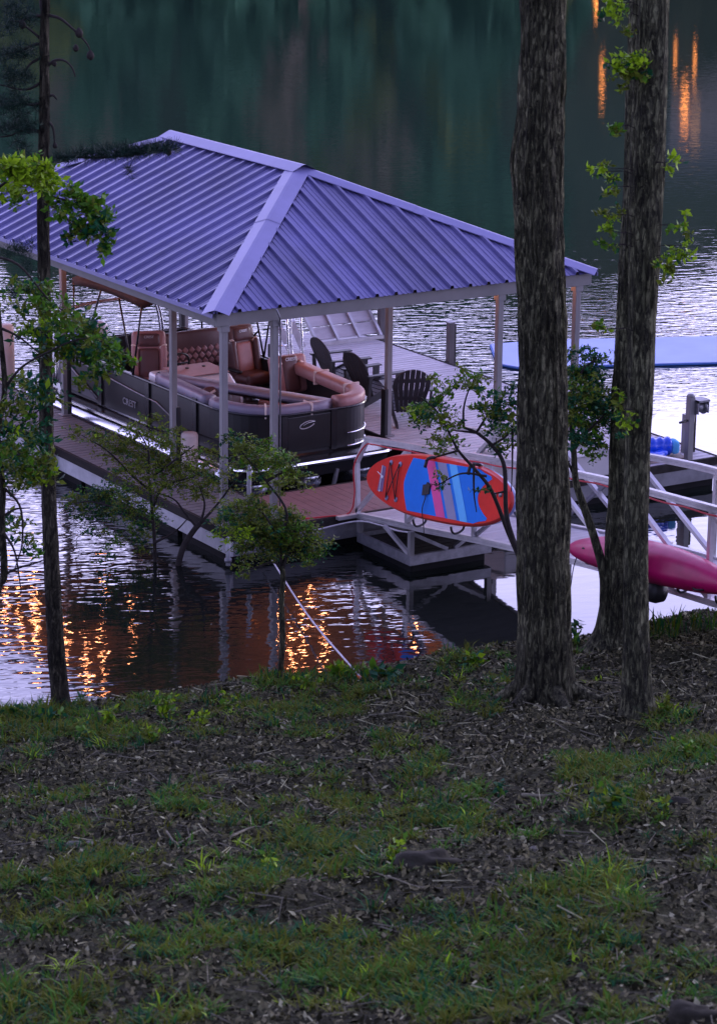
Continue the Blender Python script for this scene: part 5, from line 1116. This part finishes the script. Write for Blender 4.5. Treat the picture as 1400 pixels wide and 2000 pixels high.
foliage('crown', sap, [(130, 385, 35, 20, 60), (165, 400, 30, 22, 70), (190, 420, 24, 22, 70), (170, 440, 26, 18, 60), (205, 462, 16, 18, 40), (214, 485, 12, 10, 18), (120, 410, 28, 14, 26), (150, 455, 16, 12, 20)], G3, [.3, .5, .15, .05], .075, tS, .3, .8, .55, dens=3.6)
foliage('crown', sap, [(30, 560, 40, 30, 90), (70, 575, 34, 26, 110), (105, 610, 36, 28, 150), (85, 650, 36, 26, 140), (140, 640, 40, 26, 160), (175, 655, 34, 30, 160), (205, 680, 34, 26, 160), (240, 705, 24, 16, 70), (150, 680, 36, 22, 130), (110, 690, 30, 20, 100), (30, 600, 30, 30, 60), (200, 720, 24, 22, 70), (180, 740, 20, 20, 40)], G3, [.45, .25, .25, .05], .07, tS, .5, .8, .5, dens=2.3)
foliage('crown', sap, [(40, 745, 40, 22, 110), (85, 765, 34, 24, 110), (20, 790, 36, 24, 110), (65, 805, 36, 26, 110), (35, 840, 40, 26, 120), (80, 850, 30, 26, 90), (30, 885, 40, 26, 150), (65, 905, 40, 24, 150), (15, 925, 36, 24, 120), (90, 930, 22, 20, 60), (60, 945, 34, 16, 60), (30, 1020, 30, 16, 46), (45, 1050, 26, 12, 36), (20, 1010, 18, 12, 20), (60, 1072, 30, 8, 20), (15, 880, 30, 50, 90)], G3, [.35, .2, .42, .03], .07, tS, .5, .8, .5, dens=2.3)
# two feathery shrub trees in front of the dock
g1 = gpoint(310, 1346); _, t1 = rt_of(g1)
sh1 = thing('feathery_shrub', 'wide feathery shrub tree in front of the finger deck, left of the round one', 'shrub', tuple(g1))
twig(sh1, [(310, 1350), (318, 1270), (334, 1180), (345, 1120), (358, 1070), (380, 1035), (392, 1022)], t1, 7, 5.5, 'trunk', 'twig', 40)
twig(sh1, [(308, 1350), (304, 1250), (300, 1150), (303, 1080), (298, 1000), (290, 930)], t1+.15, 5, 2.5, 'trunk', 'twig', 40)
for pts in ([(392, 1022), (425, 985), (455, 945), (480, 915)], [(385, 1030), (360, 1000), (340, 975), (300, 960)], [(300, 990), (320, 950), (380, 930), (420, 910)], [(296, 960), (260, 930), (210, 880), (160, 850)], [(299, 1020), (250, 1000), (180, 980), (140, 985)], [(299, 930), (340, 900), (380, 870)], [(290, 925), (290, 880), (270, 840)], [(392, 1022), (400, 985), (390, 950)], [(302, 1060), (340, 1040), (370, 1010)]): twig(sh1, pts, t1, 3, .8)
foliage('crown', sh1, [(150, 845, 22, 10, 70), (190, 850, 26, 14, 120), (225, 862, 30, 18, 180), (265, 850, 34, 16, 190), (240, 885, 34, 18, 200), (290, 880, 36, 20, 240), (330, 865, 30, 14, 120), (315, 905, 40, 18, 260), (270, 915, 40, 18, 240), (360, 900, 34, 20, 160), (395, 880, 30, 18, 110), (345, 930, 40, 20, 260), (400, 920, 40, 22, 200), (300, 950, 40, 16, 200), (430, 945, 34, 18, 140), (390, 960, 34, 14, 120), (300, 820, 24, 14, 70), (330, 840, 26, 14, 90)], [M['lf1'], M['lf2'], M['lf3'], M['lf4']], [.62, .18, .15, .05], .043, t1, .35, .5, .5, 6, dens=3.3)
foliage('crown', sh1, [(150, 975, 26, 12, 130), (190, 965, 34, 16, 220), (230, 960, 36, 16, 240), (180, 1000, 30, 12, 150), (220, 1000, 34, 16, 200), (250, 985, 34, 16, 200), (280, 1015, 30, 20, 200), (260, 1040, 24, 16, 120), (280, 1060, 16, 22, 90), (290, 1000, 30, 16, 130), (190, 1040, 30, 12, 60), (230, 1060, 24, 14, 70), (270, 1100, 12, 24, 50), (205, 1085, 20, 10, 36)], [M['lf3'], M['lf1'], M['lf2']], [.5, .3, .2], .043, t1+.2, .4, .5, .5, 6, dens=3.3)
g2 = gpoint(546, 1330); _, t2 = rt_of(g2)
sh2 = thing('feathery_shrub', 'rounder feathery shrub tree in front of the dock corner, beside the white rope', 'shrub', tuple(g2))
twig(sh2, [(546, 1338), (552, 1250), (550, 1180), (553, 1130), (550, 1105)], t2, 6, 5, 'trunk', 'barkB', 40)
for pts in ([(550, 1110), (535, 1098), (500, 1108), (465, 1120)], [(552, 1115), (562, 1080), (570, 1040)], [(550, 1105), (545, 1060), (520, 1010), (490, 980)], [(553, 1090), (590, 1070), (630, 1060)], [(545, 1060), (560, 1000), (520, 940), (470, 880)], [(520, 940), (560, 920), (600, 915)]): twig(sh2, pts, t2, 3.5, .9)
foliage('crown', sh2, [(455, 990, 24, 12, 120), (490, 985, 30, 16, 200), (440, 1010, 26, 14, 140), (480, 1015, 36, 18, 300), (525, 1010, 36, 18, 300), (560, 1010, 30, 16, 200), (510, 1040, 40, 18, 320), (560, 1040, 40, 18, 320), (600, 1045, 34, 16, 240), (455, 1040, 30, 14, 150), (540, 1065, 40, 16, 260), (590, 1070, 36, 14, 200), (630, 1065, 22, 10, 90), (500, 1065, 30, 12, 120), (620, 1085, 18, 8, 46), (470, 1075, 24, 18, 110), (475, 1110, 16, 16, 60), (600, 1100, 14, 8, 24), (530, 1085, 36, 8, 90)], [M['lf1'], M['lf3'], M['lf2'], M['lf4']], [.58, .2, .17, .05], .043, t2, .35, .5, .5, 6, dens=3.3)
foliage('crown', sh2, [(455, 850, 20, 10, 70), (475, 868, 30, 14, 150), (510, 875, 34, 14, 160), (490, 895, 34, 14, 190), (535, 895, 34, 14, 170), (520, 918, 30, 14, 150), (560, 915, 26, 12, 90), (575, 935, 24, 12, 70), (540, 942, 24, 12, 80), (590, 948, 14, 8, 26), (465, 905, 20, 12, 50), (530, 960, 20, 10, 40)], [M['lf1'], M['lf2'], M['lf4'], M['lf3']], [.6, .2, .1, .1], .043, t2, .3, .5, .5, 6, dens=3.3)
# saplings between the trunks
g3 = gpoint(1176, 1275); _, t3 = rt_of(g3); t3 = t3+.2
sa1 = thing('thin_sapling', 'thin bent sapling between the two big trunks, its dark leaves over the white box', 'sapling', tuple(g3))
twig(sa1, [(1180, 1290), (1180, 1180), (1178, 1120), (1160, 1050), (1138, 985), (1124, 940), (1120, 880), (1116, 820), (1118, 760)], t3, 11, 4, 'trunk', 'barkB', 50)
for pts in ([(1120, 880), (1140, 850), (1170, 820), (1190, 800)], [(1117, 830), (1095, 800), (1080, 770)], [(1118, 760), (1140, 720), (1165, 700)], [(1124, 935), (1110, 905), (1112, 900)], [(1118, 780), (1150, 760), (1180, 750)]): twig(sa1, pts, t3, 3.5, 1)
foliage('crown', sa1, [(1125, 690, 30, 14, 70), (1150, 700, 22, 14, 50), (1120, 725, 30, 18, 150), (1150, 740, 32, 20, 190), (1130, 765, 34, 20, 230), (1165, 775, 30, 18, 180), (1140, 795, 36, 20, 240), (1175, 810, 26, 18, 140), (1120, 815, 24, 16, 100), (1155, 830, 34, 18, 200), (1135, 855, 30, 14, 130), (1165, 862, 24, 12, 90), (1185, 700, 14, 22, 30), (1150, 885, 22, 8, 40)], [M['lf3'], M['lf2'], M['lf1']], [.6, .2, .2], .055, t3, .35, .7, .5, 5, dens=3.3)
g4 = gpoint(1000, 1300); _, t4 = rt_of(g4)
sa2 = thing('arching_sapling', 'dark sapling arching left from behind the thick oak, over the paddleboard', 'sapling', tuple(g4))
twig(sa2, [(1030, 1300), (1024, 1180), (1016, 1095), (1000, 1050), (988, 1000), (984, 910), (960, 870), (930, 845), (905, 835)], t4, 7, 2.5, 'trunk', 'twig', 50)
twig(sa2, [(1012, 1085), (992, 1040), (960, 960), (930, 920), (895, 880), (872, 835)], t4+.1, 5, 2, 'trunk', 'twig', 40)
for pts in ([(905, 835), (905, 800), (912, 770), (925, 740)], [(960, 870), (990, 850), (1005, 820)], [(872, 835), (850, 800), (820, 775)], [(895, 880), (860, 890), (830, 900)], [(930, 845), (880, 840)], [(950, 930), (900, 925), (850, 950)], [(925, 905), (925, 960), (930, 1000)], [(985, 960), (960, 965)], [(930, 845), (960, 800), (990, 780)], [(1000, 830), (1000, 900), (998, 960)]): twig(sa2, pts, t4, 2.6, .9)
foliage('crown', sa2, [(850, 748, 18, 12, 30), (862, 772, 24, 16, 80), (812, 800, 22, 12, 50), (852, 800, 34, 18, 130), (830, 815, 28, 14, 100), (870, 825, 26, 14, 90), (905, 735, 20, 16, 60), (925, 745, 24, 16, 70), (945, 760, 18, 14, 40), (890, 760, 18, 20, 40), (870, 870, 28, 14, 70), (855, 850, 20, 12, 40)], [M['lf1'], M['lf2'], M['lf3'], M['lf4']], [.5, .3, .12, .08], .052, t4, .35, .7, .5, 5, dens=3.2)
foliage('crown', sa2, [(985, 770, 24, 20, 80), (965, 800, 26, 18, 90), (995, 805, 26, 22, 130), (1000, 845, 24, 20, 110), (965, 835, 24, 14, 60), (985, 875, 24, 12, 60), (940, 795, 22, 14, 46), (855, 930, 14, 10, 12), (850, 955, 12, 10, 10), (940, 955, 16, 6, 12)], [M['lf3'], M['lf2'], M['lf1']], [.55, .25, .2], .052, t4, .35, .7, .5, 5, dens=3.2)

# ------------------------------------------------------------------ ground cover
def ground_pts(px, py): return np.array([gpoint(x, y) for x, y in zip(px, py)])
PATCH = [(110, 1580, 110, 50, 1), (220, 1595, 50, 35, .8), (350, 1580, 65, 60, 1), (525, 1510, 60, 20, .8), (645, 1520, 60, 40, 1), (575, 1600, 115, 60, 1), (150, 1700, 160, 60, 1), (280, 1750, 200, 80, 1), (400, 1735, 130, 60, .8), (550, 1685, 80, 40, .8), (625, 1660, 80, 60, 1),
 (430, 1840, 160, 55, 1), (50, 1965, 140, 60, 1.3), (350, 1930, 150, 70, .9), (600, 1865, 100, 55, 1), (450, 1960, 120, 50, .9), (60, 1800, 90, 50, .7), (760, 1465, 50, 35, .9), (835, 1500, 28, 22, .9), (800, 1580, 130, 60, 1), (870, 1625, 50, 40, 1), (1020, 1610, 100, 30, .9), (1190, 1545, 60, 80, 1),
 (1325, 1470, 65, 40, 1), (1240, 1490, 110, 26, .9), (1050, 1765, 100, 50, 1.1), (1210, 1725, 75, 50, 1.2), (775, 1830, 120, 60, 1), (900, 1810, 60, 40, .8), (1100, 1845, 120, 60, 1), (875, 1905, 190, 65, 1), (925, 1960, 160, 60, .9), (1335, 1915, 95, 50, .9), (1300, 1390, 38, 30, 1), (1150, 1325, 45, 12, .8),
 (825, 1407, 38, 12, .8), (965, 1395, 20, 14, .9), (1375, 1680, 26, 34, .9), (1312, 1640, 16, 22, .8), (700, 1960, 100, 40, .8), (230, 1860, 60, 30, .5), (480, 1395, 40, 26, .6), (730, 1700, 60, 40, .8), (1180, 1960, 100, 50, .8), (920, 1290, 60, 26, 1), (640, 1335, 70, 26, 1.1), (540, 1325, 70, 22, 1.1), (1150, 1262, 34, 12, 1),
 (1290, 1245, 40, 10, .5), (60, 1408, 80, 22, 1.2), (780, 1335, 50, 22, .9), (430, 1372, 70, 22, 1.1), (300, 1395, 110, 34, 1.1), (200, 1420, 80, 24, .9), (250, 1445, 60, 18, .8), (560, 1430, 26, 14, .6), (400, 1420, 40, 20, .7), (840, 1700, 40, 20, .6)]
Vg = []; mg = []
for (cx_, cy_, rx, ry, dn) in PATCH:
    c0 = gpoint(cx_, cy_); ex = gpoint(cx_+rx, cy_)-c0; ey = gpoint(cx_, cy_-ry*.999)-gpoint(cx_, cy_+ry*.999)
    a_ = np.linalg.norm(ex[:2])*1.15; b_ = min(np.linalg.norm(ey[:2])/2, 3.2)*1.15; area = PI*a_*b_; n = int(min(900, area*175*dn)); d_ = rng.normal(size=(n, 2)); d_ /= np.linalg.norm(d_, axis=1)[:, None]; d_ *= (rng.random(n)**.6)[:, None]
    r0, t0 = rt_of(c0); rr_ = r0+d_[:, 0]*a_; tt_ = t0+d_[:, 1]*b_
    keep = (.55*fbm(rr_*1.3+2, tt_*1.0+5, 6)+.45*fbm(rr_*4.+1, tt_*3.+2, 3)+.10*rng.normal(size=n) > .555) & (shore_t(rr_)-tt_ > .0); rr_, tt_ = rr_[keep], tt_[keep]; n = len(rr_)
    if not n: continue
    hk = rng.uniform(.45, 1.25, n)*(1 if dn < 1.15 else 1.5)*np.where(rng.random(n) < .1, 1.5, 1.); kind = rng.choice(4, size=n, p=[.50, .31, .17, .02])
    for bl_ in range(15):
        q_ = rng.normal(size=(n, 2))*.035; r1 = rr_+q_[:, 0]; t1_ = tt_+q_[:, 1]; z = gz_rt(r1, t1_)
        b0 = CO[None, :]*np.array([1, 1, 0])+r1[:, None]*LR+t1_[:, None]*HD; b0[:, 2] = z-.01
        a = rng.random(n)*2*PI; le = rng.uniform(.06, .135, n)*hk; tilt_ = rng.uniform(.15, 1.2, n)
        d = np.stack([np.cos(a)*np.sin(tilt_), np.sin(a)*np.sin(tilt_), np.cos(tilt_)], 1); s = np.stack([-np.sin(a), np.cos(a), 0*a], 1)*(.004+.005*rng.random(n))[:, None]
        dr = np.stack([np.cos(a), np.sin(a), -.45+0*a], 1)*(le*.3)[:, None]
        mid_ = b0+d*(le*.55)[:, None]; Vg.append(np.stack([b0, mid_+s, b0+d*le[:, None]+dr, mid_-s], 1)); mg += list(np.where(rng.random(n) < .75, kind, rng.choice(4, size=n, p=[.5, .31, .17, .02])))
go = quads_mesh('grass', np.concatenate(Vg), [M['gr1'], M['gr2'], M['gr3'], M['lf4']], mg); tag(go, 'thin patchy grass and low weeds over the bank', 'grass', kind='stuff')
n = 190000; rr_ = rng.uniform(-7.5, 7.5, n); tt_ = rng.uniform(14.5, 35, n); s_ = shore_t(rr_)-tt_; keep = (s_ > .25) & (np.abs(rr_) < tt_*.155); rr_, tt_ = rr_[keep], tt_[keep]; n = len(rr_)
P0 = CO[None, :]*np.array([1, 1, 0])+rr_[:, None]*LR+tt_[:, None]*HD; P0[:, 2] = gz_rt(rr_, tt_)+rng.uniform(.0, .03, n)
sz = .008+.025*rng.random(n)**2; a = rng.normal(size=(n, 3))*np.array([1, 1, .75]); a /= np.linalg.norm(a, axis=1)[:, None]; b = np.cross(a, rng.normal(size=(n, 3))*.5+np.array([0, 0, 1.])); b /= np.linalg.norm(b, axis=1)[:, None]
Vl = np.stack([P0-a*sz[:, None]*1.4, P0+b*sz[:, None]*.7, P0+a*sz[:, None]*1.4, P0-b*sz[:, None]*.7], 1); ml = rng.choice(3, size=n, p=[.44, .055, .505])
n = 3200; rr_ = rng.uniform(-6.5, 6.5, n); tt_ = rng.uniform(14.5, 34, n); keep = (shore_t(rr_)-tt_ > .3) & (np.abs(rr_) < tt_*.155); rr_, tt_ = rr_[keep], tt_[keep]; n = len(rr_)
P0 = CO[None, :]*np.array([1, 1, 0])+rr_[:, None]*LR+tt_[:, None]*HD; P0[:, 2] = gz_rt(rr_, tt_)+.02; th = rng.random(n)*2*PI; d = np.stack([np.cos(th), np.sin(th), rng.normal(size=n)*.12], 1)*(rng.uniform(.05, .24, n))[:, None]; s = np.stack([-np.sin(th), np.cos(th), 0*th], 1)*.004+np.array([0, 0, .004])
Vt = np.stack([P0-d-s, P0+d-s*.5, P0+d+s*.5, P0-d+s], 1)
lo_ = quads_mesh('leaf_litter', np.concatenate([Vl, Vt]), [M['litter1'], M['litter2'], M['litter3'], M['wood']], list(ml)+[3 if k else 1 for k in rng.random(n) < .75]); tag(lo_, 'dead leaves, bark chips and fine twigs strewn over the soil', 'leaf litter', kind='stuff')

def stone(px, py, wpx, hpx, mtl, label):
    g = gpoint(px, py); sc = float((g-CO)@_fw)/F; rx = wpx*sc/2; rz = hpx*sc/2
    n_, k_ = 22, 12; m = MB(); m.smooth = True; vs = []; sd_ = rng.random()*50
    for i in range(k_):
        ph = PI*i/(k_-1)
        for j in range(n_):
            th = 2*PI*j/n_; x, y, z = math.sin(ph)*math.cos(th), math.sin(ph)*math.sin(th), math.cos(ph)
            k = .62+.62*float(vnoise(np.array([x*1.4+sd_]), np.array([y*1.4+z*1.9+sd_]), 2)[0])+.24*float(vnoise(np.array([x*4+sd_]), np.array([y*4+z*4+sd_]), 4)[0]); vs.append(g+LR*x*rx*k+HD*y*rx*.7*k+np.array([0, 0, z*rz*k+rz*.35]))
    m.add(vs, [(i*n_+j, i*n_+(j+1) % n_, (i+1)*n_+(j+1) % n_, (i+1)*n_+j) for i in range(k_-1) for j in range(n_)])
    tag(m.build('stone', M[mtl], None), label, 'stone', 'stones on the bank')
stone(838, 1692, 120, 42, 'rock', 'large dark boulder sunk in the soil, biggest on the bank')
stone(146, 1655, 30, 22, 'palerock', 'grey stone in the left grass, largest of its three')
stone(176, 1652, 18, 14, 'palerock', 'grey stone, right one of the three in the left grass')
stone(98, 1646, 16, 11, 'palerock', 'grey stone, left one of the three in the left grass')
stone(553, 1418, 16, 10, 'palerock', 'pale pebble upslope of the shoreline weeds, left of the flat pale one')
stone(648, 1434, 14, 9, 'palerock', 'small flat pale pebble right of the other shoreline pebbles')
stone(507, 1492, 26, 9, 'palerock', 'flat pale stone alone on the bare soil mid-slope')
stone(346, 1453, 12, 9, 'palerock', 'pale pebble just below the bright green weed')
stone(1325, 1575, 46, 26, 'rock', 'dark stone among weeds on the right slope')
stone(1040, 1661, 18, 12, 'palerock', 'white chip on the bare soil right of the large boulder')
stone(1350, 1990, 110, 40, 'rock', 'dark flat boulder at the bottom right corner')
stone(1290, 1952, 44, 8, 'palerock', 'thin pale slab near the bottom right corner')
stone(98, 1795, 12, 9, 'palerock', 'white pebble in the lower left grass')
def stick(pts, w_, label):
    c = [gpoint(x, y)+np.array([0, 0, .025]) for x, y in pts]; sc = float((c[0]-CO)@_fw)/F
    m = MB(); m.tube(spline(c, 14), np.linspace(w_, w_*.45, 14)*sc, 6); tag(m.build('fallen_stick', M['wood']), label, 'stick', 'sticks lying on the bank')
stick([(1020, 1558), (1060, 1560), (1085, 1556)], 5, 'short thick grey log stub on the bare soil below the grey trunk')
stick([(1085, 1557), (1120, 1540), (1150, 1535)], 2.5, 'thin stick beyond the log stub')
stick([(900, 1565), (930, 1550), (960, 1545)], 2, 'thin stick left of the log stub')
stick([(1285, 1735), (1330, 1715), (1360, 1710)], 3, 'pale stick right of the thick grass clump')
stick([(325, 1628), (345, 1652), (370, 1640), (400, 1625)], 2.4, 'forked pale stick in the left grass')
stick([(600, 1565), (615, 1585), (640, 1580)], 2.4, 'crooked stick beside the middle grass patch')
stick([(450, 1640), (490, 1622), (510, 1620)], 3, 'pale stick uphill of the middle grass')
stick([(80, 1920), (140, 1922)], 3.5, 'straight pale stick low on the left')
stick([(180, 1925), (230, 1915)], 3, 'bent stick right of the straight one, low on the left')
stick([(1200, 1905), (1235, 1915), (1260, 1930)], 2.6, 'curved stick at the lower right')
stick([(700, 1700), (770, 1722), (830, 1740), (945, 1738)], 2.2, 'long thin stick under the large boulder')
stick([(720, 1402), (760, 1398), (800, 1392)], 2.4, 'pale stick on the upper slope left of the oak roots')
stick([(1130, 1375), (1180, 1360), (1230, 1352)], 2., 'thin stick between the two big trunk bases')
def weed(px, py, wpx, hpx, n, mats, wts, lsz, name, label, flat=.9):
    g = gpoint(px, py); sc = float((g-CO)@_fw)/F; e = thing(name, label, 'plant', tuple(g), 'weeds and seedlings on the bank')
    st = MB(); cs = []
    for k in range(max(3, n//9)):
        a = rng.random()*2*PI; q = g+LR*math.cos(a)*rng.random()*wpx*sc*.5+HD*math.sin(a)*rng.random()*wpx*sc*.4+np.array([0, 0, hpx*sc*rng.uniform(.35, 1.)])
        st.tube(spline([g+rng.normal(size=3)*.02*np.array([1, 1, 0]), (g+q)/2+np.array([0, 0, .03]), q], 6), np.linspace(.005, .002, 6), 5)
        for f in np.linspace(.35, 1, 9): cs.append(g+(q-g)*f+rng.normal(size=3)*.015)
    V = leaf_quads(np.array(cs), lsz, flat, .6); quads_mesh('leaves', V, mats, rng.choice(len(mats), size=len(V), p=wts), e); st.build('stem', M['lf1'], e)
W4 = [M['lf4'], M['lf2'], M['lf1'], M['lf3']]
weed(325, 1405, 60, 62, 90, W4, [.6, .25, .15, 0], .075, 'broadleaf_weed', 'tall bright green leafy weed on the left shoreline')
weed(395, 1415, 70, 26, 70, W4, [.5, .2, .3, 0], .07, 'broadleaf_weed', 'low yellow-green weed right of the tall bright one')
weed(290, 1445, 90, 26, 90, W4, [.2, .3, .5, 0], .06, 'broadleaf_weed', 'olive low weed just below the tall bright one')
weed(25, 1408, 60, 34, 70, W4, [0, .3, .1, .6], .09, 'broadleaf_weed', 'blue-green weed at the waterline in the left corner')
weed(100, 1412, 70, 26, 70, W4, [0, .3, .1, .6], .09, 'broadleaf_weed', 'blue-green weed under the pine')
weed(750, 1325, 60, 30, 60, W4, [0, .4, .1, .5], .12, 'fern', 'blue-green fern right of the rope marker')
weed(660, 1322, 60, 26, 60, W4, [.1, .6, .2, .1], .12, 'fern', 'pale green fern left of the rope marker')
weed(930, 1300, 70, 26, 80, W4, [.1, .5, .2, .2], .09, 'fern', 'green fern at the waterline left of the oak')
weed(957, 1250, 34, 50, 24, W4, [0, .2, .6, .2], .10, 'broadleaf_weed', 'upright dull seedling at the waterline left of the oak')
weed(1128, 1262, 36, 62, 40, W4, [0, .2, .2, .6], .10, 'broadleaf_weed', 'dark twiggy seedling on the water side between oak and leaning trunk')
weed(978, 1558, 20, 48, 26, W4, [0, .1, .1, .8], .06, 'seedling', 'lone blue-green seedling on the bare soil')
weed(1190, 1590, 110, 80, 130, W4, [.05, .3, .35, .3], .07, 'broadleaf_weed', 'tall green weed clump on the right slope')
weed(1300, 1600, 34, 60, 40, W4, [.3, .2, .1, .4], .06, 'broadleaf_weed', 'thin weed beside the dark stone on the right')
weed(762, 1685, 70, 50, 60, W4, [.4, .5, .1, 0], .06, 'broadleaf_weed', 'bright weed left of the large boulder')
weed(520, 1705, 40, 40, 40, W4, [.6, .3, .1, 0], .06, 'broadleaf_weed', 'yellow-green weed in the middle grass')
weed(1340, 1480, 70, 50, 70, W4, [.1, .5, .3, .1], .06, 'broadleaf_weed', 'green weed at the far right of the slope')
weed(1180, 1835, 36, 24, 24, W4, [0, .3, .1, .6], .06, 'seedling', 'small blue-green rosette low on the right')
weed(1300, 1392, 60, 44, 60, W4, [0, .3, .7, 0], .06, 'broadleaf_weed', 'olive weed right of the grey trunk base')
weed(215, 1418, 80, 40, 80, W4, [.35, .4, .15, .1], .065, 'broadleaf_weed', 'fresh green weed between the pine and the tall bright weed')
weed(445, 1385, 80, 34, 80, W4, [.3, .4, .3, 0], .06, 'broadleaf_weed', 'fresh green weed at the waterline behind the yellow-green one')
weed(600, 1345, 90, 34, 90, W4, [.25, .5, .25, 0], .06, 'broadleaf_weed', 'fresh green weed mid-shoreline below the round shrub')
weed(165, 1440, 80, 26, 60, W4, [.1, .4, .2, .3], .07, 'broadleaf_weed', 'green weed just below the pine')
def reeds(px, py, wpx, hpx, n, label):
    g = gpoint(px, py); sc = float((g-CO)@_fw)/F; Vs = []; e = thing('reed_clump', label, 'reeds', tuple(g), 'reeds along the waterline')
    b0 = g+LR*(rng.uniform(-.5, .5, n)*wpx*sc)[:, None]+HD*(rng.uniform(-.15, .15, n))[:, None]; h = rng.uniform(.45, 1, n)*hpx*sc
    d = np.stack([rng.normal(size=n)*.22, rng.normal(size=n)*.22, np.ones(n)], 1); s = LR*.008; m_ = b0+d*(h*.6)[:, None]; tip = b0+d*h[:, None]+np.stack([rng.normal(size=n)*.06, rng.normal(size=n)*.06, -.02+0*h], 1)
    V = np.stack([b0, m_+s, tip, m_-s], 1); quads_mesh('blades', V, [M['gr3'], M['gr2'], M['gr1']], rng.choice(3, size=n, p=[.4, .3, .3]), e)
reeds(1310, 1245, 70, 75, 46, 'tallest reeds at the waterline under the kayak'); reeds(1370, 1235, 50, 60, 28, 'reeds at the waterline by the right edge of the photo')
reeds(560, 1335, 100, 42, 60, 'grassy reeds at the waterline left of the rope marker'); reeds(690, 1335, 60, 36, 40, 'grassy reeds round the rope marker'); reeds(440, 1375, 90, 36, 50, 'grassy reeds at the waterline right of the tall bright weed'); reeds(1265, 1240, 30, 60, 16, 'few reeds right against the grey trunk')
